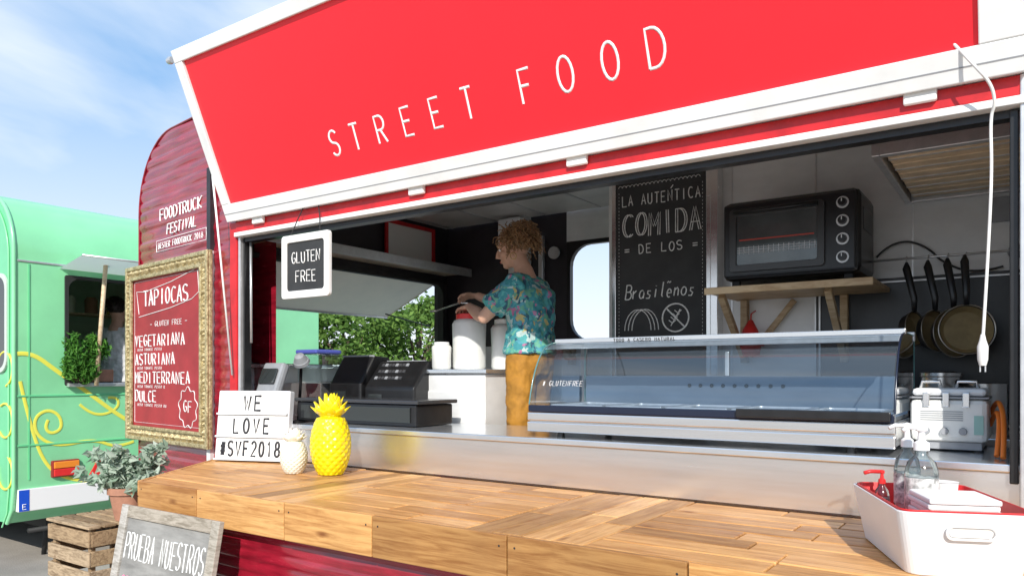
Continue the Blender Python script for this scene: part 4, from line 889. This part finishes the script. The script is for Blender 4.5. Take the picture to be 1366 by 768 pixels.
sw([(.03,1.18),(.0,1.12),(.05,1.06),(.14,1.10),(.12,1.22),(.02,1.27),(-.08,1.2),(-.06,1.05),(.1,.95),(.4,1.0),(.6,.9),(.75,.95)],.013)
sw([(.28,1.30),(.36,1.22),(.5,1.20),(.62,1.27),(.6,1.36),(.52,1.35)],.012)
sw([(-.18,1.5),(-.12,1.2),(.0,.8),(.2,.66),(.5,.62),(.9,.72)],.014)
sw([(.4,.8),(.55,.74),(.7,.8),(.68,.9),(.6,.88)],.01)
for k_ in range(3): curves('side_scroll_%d'%k_,[[V((-6.85-.14*math.cos(t+k_),-.22,1.3-.42*k_+.3+.14*math.sin(t+k_))) for t in [i*.35 for i in range(14)]]],.010,yellow_p,Gt,smooth=True)
for y in(.3,2.3): lathe('wheel_%d'%int(y*10),(-8.9,y,.32),[(0,-.1),(.2,-.1),(.31,-.1),(.33,-.06),(.33,.06),(.31,.1),(0,.1)],dark_rub,Gt,axis=(0,1,0))
box('chassis',-11,gx-.2,.1,2.6,.25,.34,dark_rub,Gt)
tube('jack_leg',[(gx-.3,.15,.3),(gx-.35,.15,.0)],.02,dark_rub,Gt); tube('bumper_bar',[(gx-.05,-.1,.28),(gx-.05,2.7,.28)],.02,dark_rub,Gt)
cx_,cy_=-7.25,.88
J2=dict(pelvis=(cx_,cy_,1.42),chest=(cx_,cy_,1.78),neck=(cx_+.03,cy_,2.03),head=(cx_+.05,cy_+.01,2.16),face=(-.4,.8,-.2),front=(-.3,.9,0),
 shL=(cx_-.15,cy_-.05,1.93),elL=(cx_-.22,cy_+.1,1.70),wrL=(cx_-.12,cy_+.28,1.66),hdL=(cx_-.1,cy_+.36,1.65),
 shR=(cx_+.16,cy_+.05,1.93),elR=(cx_+.22,cy_+.20,1.70),wrR=(cx_+.1,cy_+.38,1.64),hdR=(cx_+.05,cy_+.44,1.63),thumbL=1,thumbR=-1,
 knL=(cx_-.09,cy_-.04,1.02),anL=(cx_-.09,cy_-.03,.66),knR=(cx_+.08,cy_+.04,1.02),anR=(cx_+.08,cy_+.05,.66))
person('man',J2,white_cl,black_pl,hairk,.4,seed=5,curly=.4)
# ------------------------------------------------------------------ foliage helper
def leafcloud(name,clumps,n,size,mat,parent,asp=.5,droop=0):
    vs=[];fs=[]
    for c,r in clumps:
        c=V(c)
        for i in range(n):
            d=V((random.gauss(0,1),random.gauss(0,1),random.gauss(0,1)));d.normalize(); p=c+V((d.x*r[0],d.y*r[1],d.z*r[2]))*(random.random()**.4)
            a_=V((random.gauss(0,1),random.gauss(0,1),random.gauss(0,.7)-droop)).normalized(); b_=a_.orthogonal().normalized(); b_=Matrix.Rotation(random.uniform(0,6.28),3,a_)@b_
            s=size*random.uniform(.6,1.3); n0=len(vs); m_=a_.cross(b_)*s*.12
            vs+=[p-a_*s*.5,p+b_*s*asp*.5+m_,p+a_*s*.5,p-b_*s*asp*.5+m_]; fs+=[(n0,n0+1,n0+2),(n0,n0+2,n0+3)]
    return mk(name,vs,fs,mat,parent)
Fp=empty('hanging_fern'); random.seed(4)
leafcloud('fronds',[((gx+.06+random.uniform(-.03,.06),.31+random.uniform(-.14,.14),1.62+random.uniform(-.12,.22)),(.07,.08,.10)) for i in range(14)],120,.055,leaf_f,Fp,.35,.8)
box('planter',gx-.14,gx-.055,.2,.6,1.49,1.6,terra,Fp,.006)
# ------------------------------------------------------------------ crate, pot, easel
Cr=empty('wooden_crate'); cx0,cx1,cy0,cy1=-4.78,-4.28,-.82,-.40
def slats(x0,x1,y0,y1,z0,n,hh,gap):
    for i in range(n):
        z=z0+i*(hh+gap)
        box('slat_f%d_%d'%(i,int(z*100)),x0,x1,y0,y0+.015,z,z+hh,cratewood,Cr); box('slat_b%d_%d'%(i,int(z*100)),x0,x1,y1-.015,y1,z,z+hh,cratewood,Cr)
        box('slat_l%d_%d'%(i,int(z*100)),x0,x0+.015,y0+.016,y1-.016,z,z+hh,cratewood,Cr); box('slat_r%d_%d'%(i,int(z*100)),x1-.015,x1,y0+.016,y1-.016,z,z+hh,cratewood,Cr)
slats(cx0,cx1,cy0,cy1,.02,3,.085,.025); slats(cx0+.01,cx1-.01,cy0+.01,cy1-.01,.37,3,.085,.025)
for x in(cx0+.03,cx1-.06):
    for y in(cy0+.03,cy1-.06): box('post_%d_%d'%(int(-x*100),int(-y*100)),x,x+.03,y,y+.03,.0,.69,cratewood,Cr)
for i in range(5): box('top_slat_%d'%i,cx0,cx1,cy0+.005+.085*i,cy0+.075+.085*i,.692,.708,cratewood,Cr)
Pp=empty('potted_plant'); pc=V((-4.34,-.56,.709))
lathe('pot',pc,[(0,0),(.07,0),(.10,.15),(.112,.152),(.112,.19),(.10,.19),(.095,.16),(0,.16)],terra,Pp)
random.seed(9)
st=[];cl=[]
for i in range(36):
    a_=random.uniform(0,6.28); l=random.uniform(.04,.27); e_=pc+V((math.cos(a_)*l,math.sin(a_)*l,.19+random.uniform(.04,.22)))
    st.append([pc+V((0,0,.16)),pc+V((math.cos(a_)*l*.4,math.sin(a_)*l*.4,.26)),e_]); 
    for t in(.5,.75,1): cl.append((pc.lerp(e_,t)+V((0,0,.1*(1-t)+.02)),(.04,.04,.03)))
curves('stems',st,.004,leaf_s,Pp,smooth=True)
leafcloud('leaves',cl,14,.07,leaf_s,Pp,.5)
As=empty('a_frame_board')
ax0,ax1=-3.50,-2.74; topY,botY=-1.03,-1.20; zt=.945
lean=V((0,topY-botY,zt)).normalized(); nf=V((0,-zt,topY-botY)).normalized(); O=V((ax0,botY,0))
Ls=V((0,topY-botY,zt)).length
def af(nm,a0,a1,b0,b1,o0,o1,mat): 
    vs=[O+V((a,0,0))+lean*b+nf*o for a in(a0,a1) for b in(b0,b1) for o in(o0,o1)]; return mk(nm,vs,BF,mat,As,bevel=.003)
Wa=ax1-ax0
af('stile_l',0,.055,0,Ls,-.012,.012,greywood); af('stile_r',Wa-.055,Wa,0,Ls,-.012,.012,greywood); af('rail_t',.056,Wa-.056,Ls-.055,Ls,-.011,.011,greywood); af('rail_b',.056,Wa-.056,.1,.155,-.011,.011,greywood)
af('slate',.056,Wa-.056,.156,Ls-.056,-.008,.002,M('grey_slate',(.30,.29,.27),.8,var=.35,scale=5,stretch=(1,1,4)))
bar('back_leg_l',(ax0+.15,topY+.02,zt-.06),(ax0+.15,topY+.10,.0),.04,.02,greywood,As); bar('back_leg_r',(ax1-.15,topY+.02,zt-.06),(ax1-.15,topY+.10,.0),.04,.02,greywood,As)
text('chalk_1','PRUEBA NUESTROS',O+V((.075,0,0))+lean*(Ls-.235)+nf*.003,(1,0,0),lean,.115,.027,.0145,.0032,chalk,As,jit=.03)
text('chalk_2','TAPIOCAS',O+V((.16,0,0))+lean*(Ls-.56)+nf*.003,(1,0,0),lean,.13,.04,.02,.005,chalk,As,jit=.03)
pink=M('chalk_pink',(.7,.25,.35),.9)
for i,cxh in enumerate((.12,.22,.34,.46,.58)):
    pts=[(.032*(16*math.sin(t)**3)/16,.03*(13*math.cos(t)-5*math.cos(2*t)-2*math.cos(3*t)-math.cos(4*t))/16) for t in [2*math.pi*j/24 for j in range(24)]]
    fsn=[O+V((cxh+a_,0,0))+lean*(Ls-.33+b_-.02*(i%2))+nf*.005 for a_,b_ in pts]
    mk('heart_%d'%i,fsn,[tuple(range(24))],pink,As)
# ------------------------------------------------------------------ trees
def tree(name,x,y,hgt,rad,seed):
    random.seed(seed); P=empty(name)
    tube('trunk',[(x,y,0),(x+.1,y,hgt*.25),(x-.05,y+.1,hgt*.5),(x,y,hgt*.75)],[.22,.17,.12,.05],bark,P,n=10)
    cl=[]
    for i in range(64):
        a_=random.uniform(0,6.28); rr_=rad*random.uniform(.15,1)**.6; z=hgt*random.uniform(.3,1)
        k_=math.sin(math.pi*min(1,max(.08,(z/hgt-.2)/.82)))**.6
        c=V((x+math.cos(a_)*rr_*k_,y+math.sin(a_)*rr_*k_,z)); s=random.uniform(.35,.75)*rad/2.2
        cl.append((c,(s,s,s*.75)))
        if i%5==0: tube('limb_%d'%i,[(x,y,hgt*.35),(x+(c.x-x)*.5,y+(c.y-y)*.5,z*.8),tuple(c)],[.07,.05,.02],bark,P,n=6)
    leafcloud('crown',cl,120,.22,leaf_t,P,.6)
TR=[(-24.0,6.5,3.7),(-25.5,9.8,4.3),(-22.3,11.6,4.0),(-23.6,14.8,4.4),(-20.2,16.0,3.8),(-19.5,19.0,4.3)]
for i,(tx_,ty_,th_) in enumerate(TR): tree('tree' if i==0 else 'tree.%03d'%i,tx_,ty_,th_,2.7,20+i)
random.seed(2)
leafcloud('distant_treeline',[((-90+i*3.2+random.uniform(-1,1),60-.25*abs(i-20),.9+random.uniform(0,1.0)),(2.6,1.5,1.1)) for i in range(60)],60,.6,leaf_t,None,.7)
# ------------------------------------------------------------------ place parent origins
bpy.context.view_layer.update()
for e in [o for o in sc.objects if o.type=='EMPTY']:
    ch=[c for c in e.children]
    if not ch: continue
    mn=V((1e9,)*3);mx_=V((-1e9,)*3)
    for c in ch:
        for b in c.bound_box:
            wb=c.matrix_world@V(b)
            for i in range(3): mn[i]=min(mn[i],wb[i]); mx_[i]=max(mx_[i],wb[i])
    e.location=((mn.x+mx_.x)/2,(mn.y+mx_.y)/2,mn.z)
    inv=Matrix.Translation(e.location).inverted()
    for c in ch: c.matrix_parent_inverse=inv
print('OBJECTS',len(sc.objects))
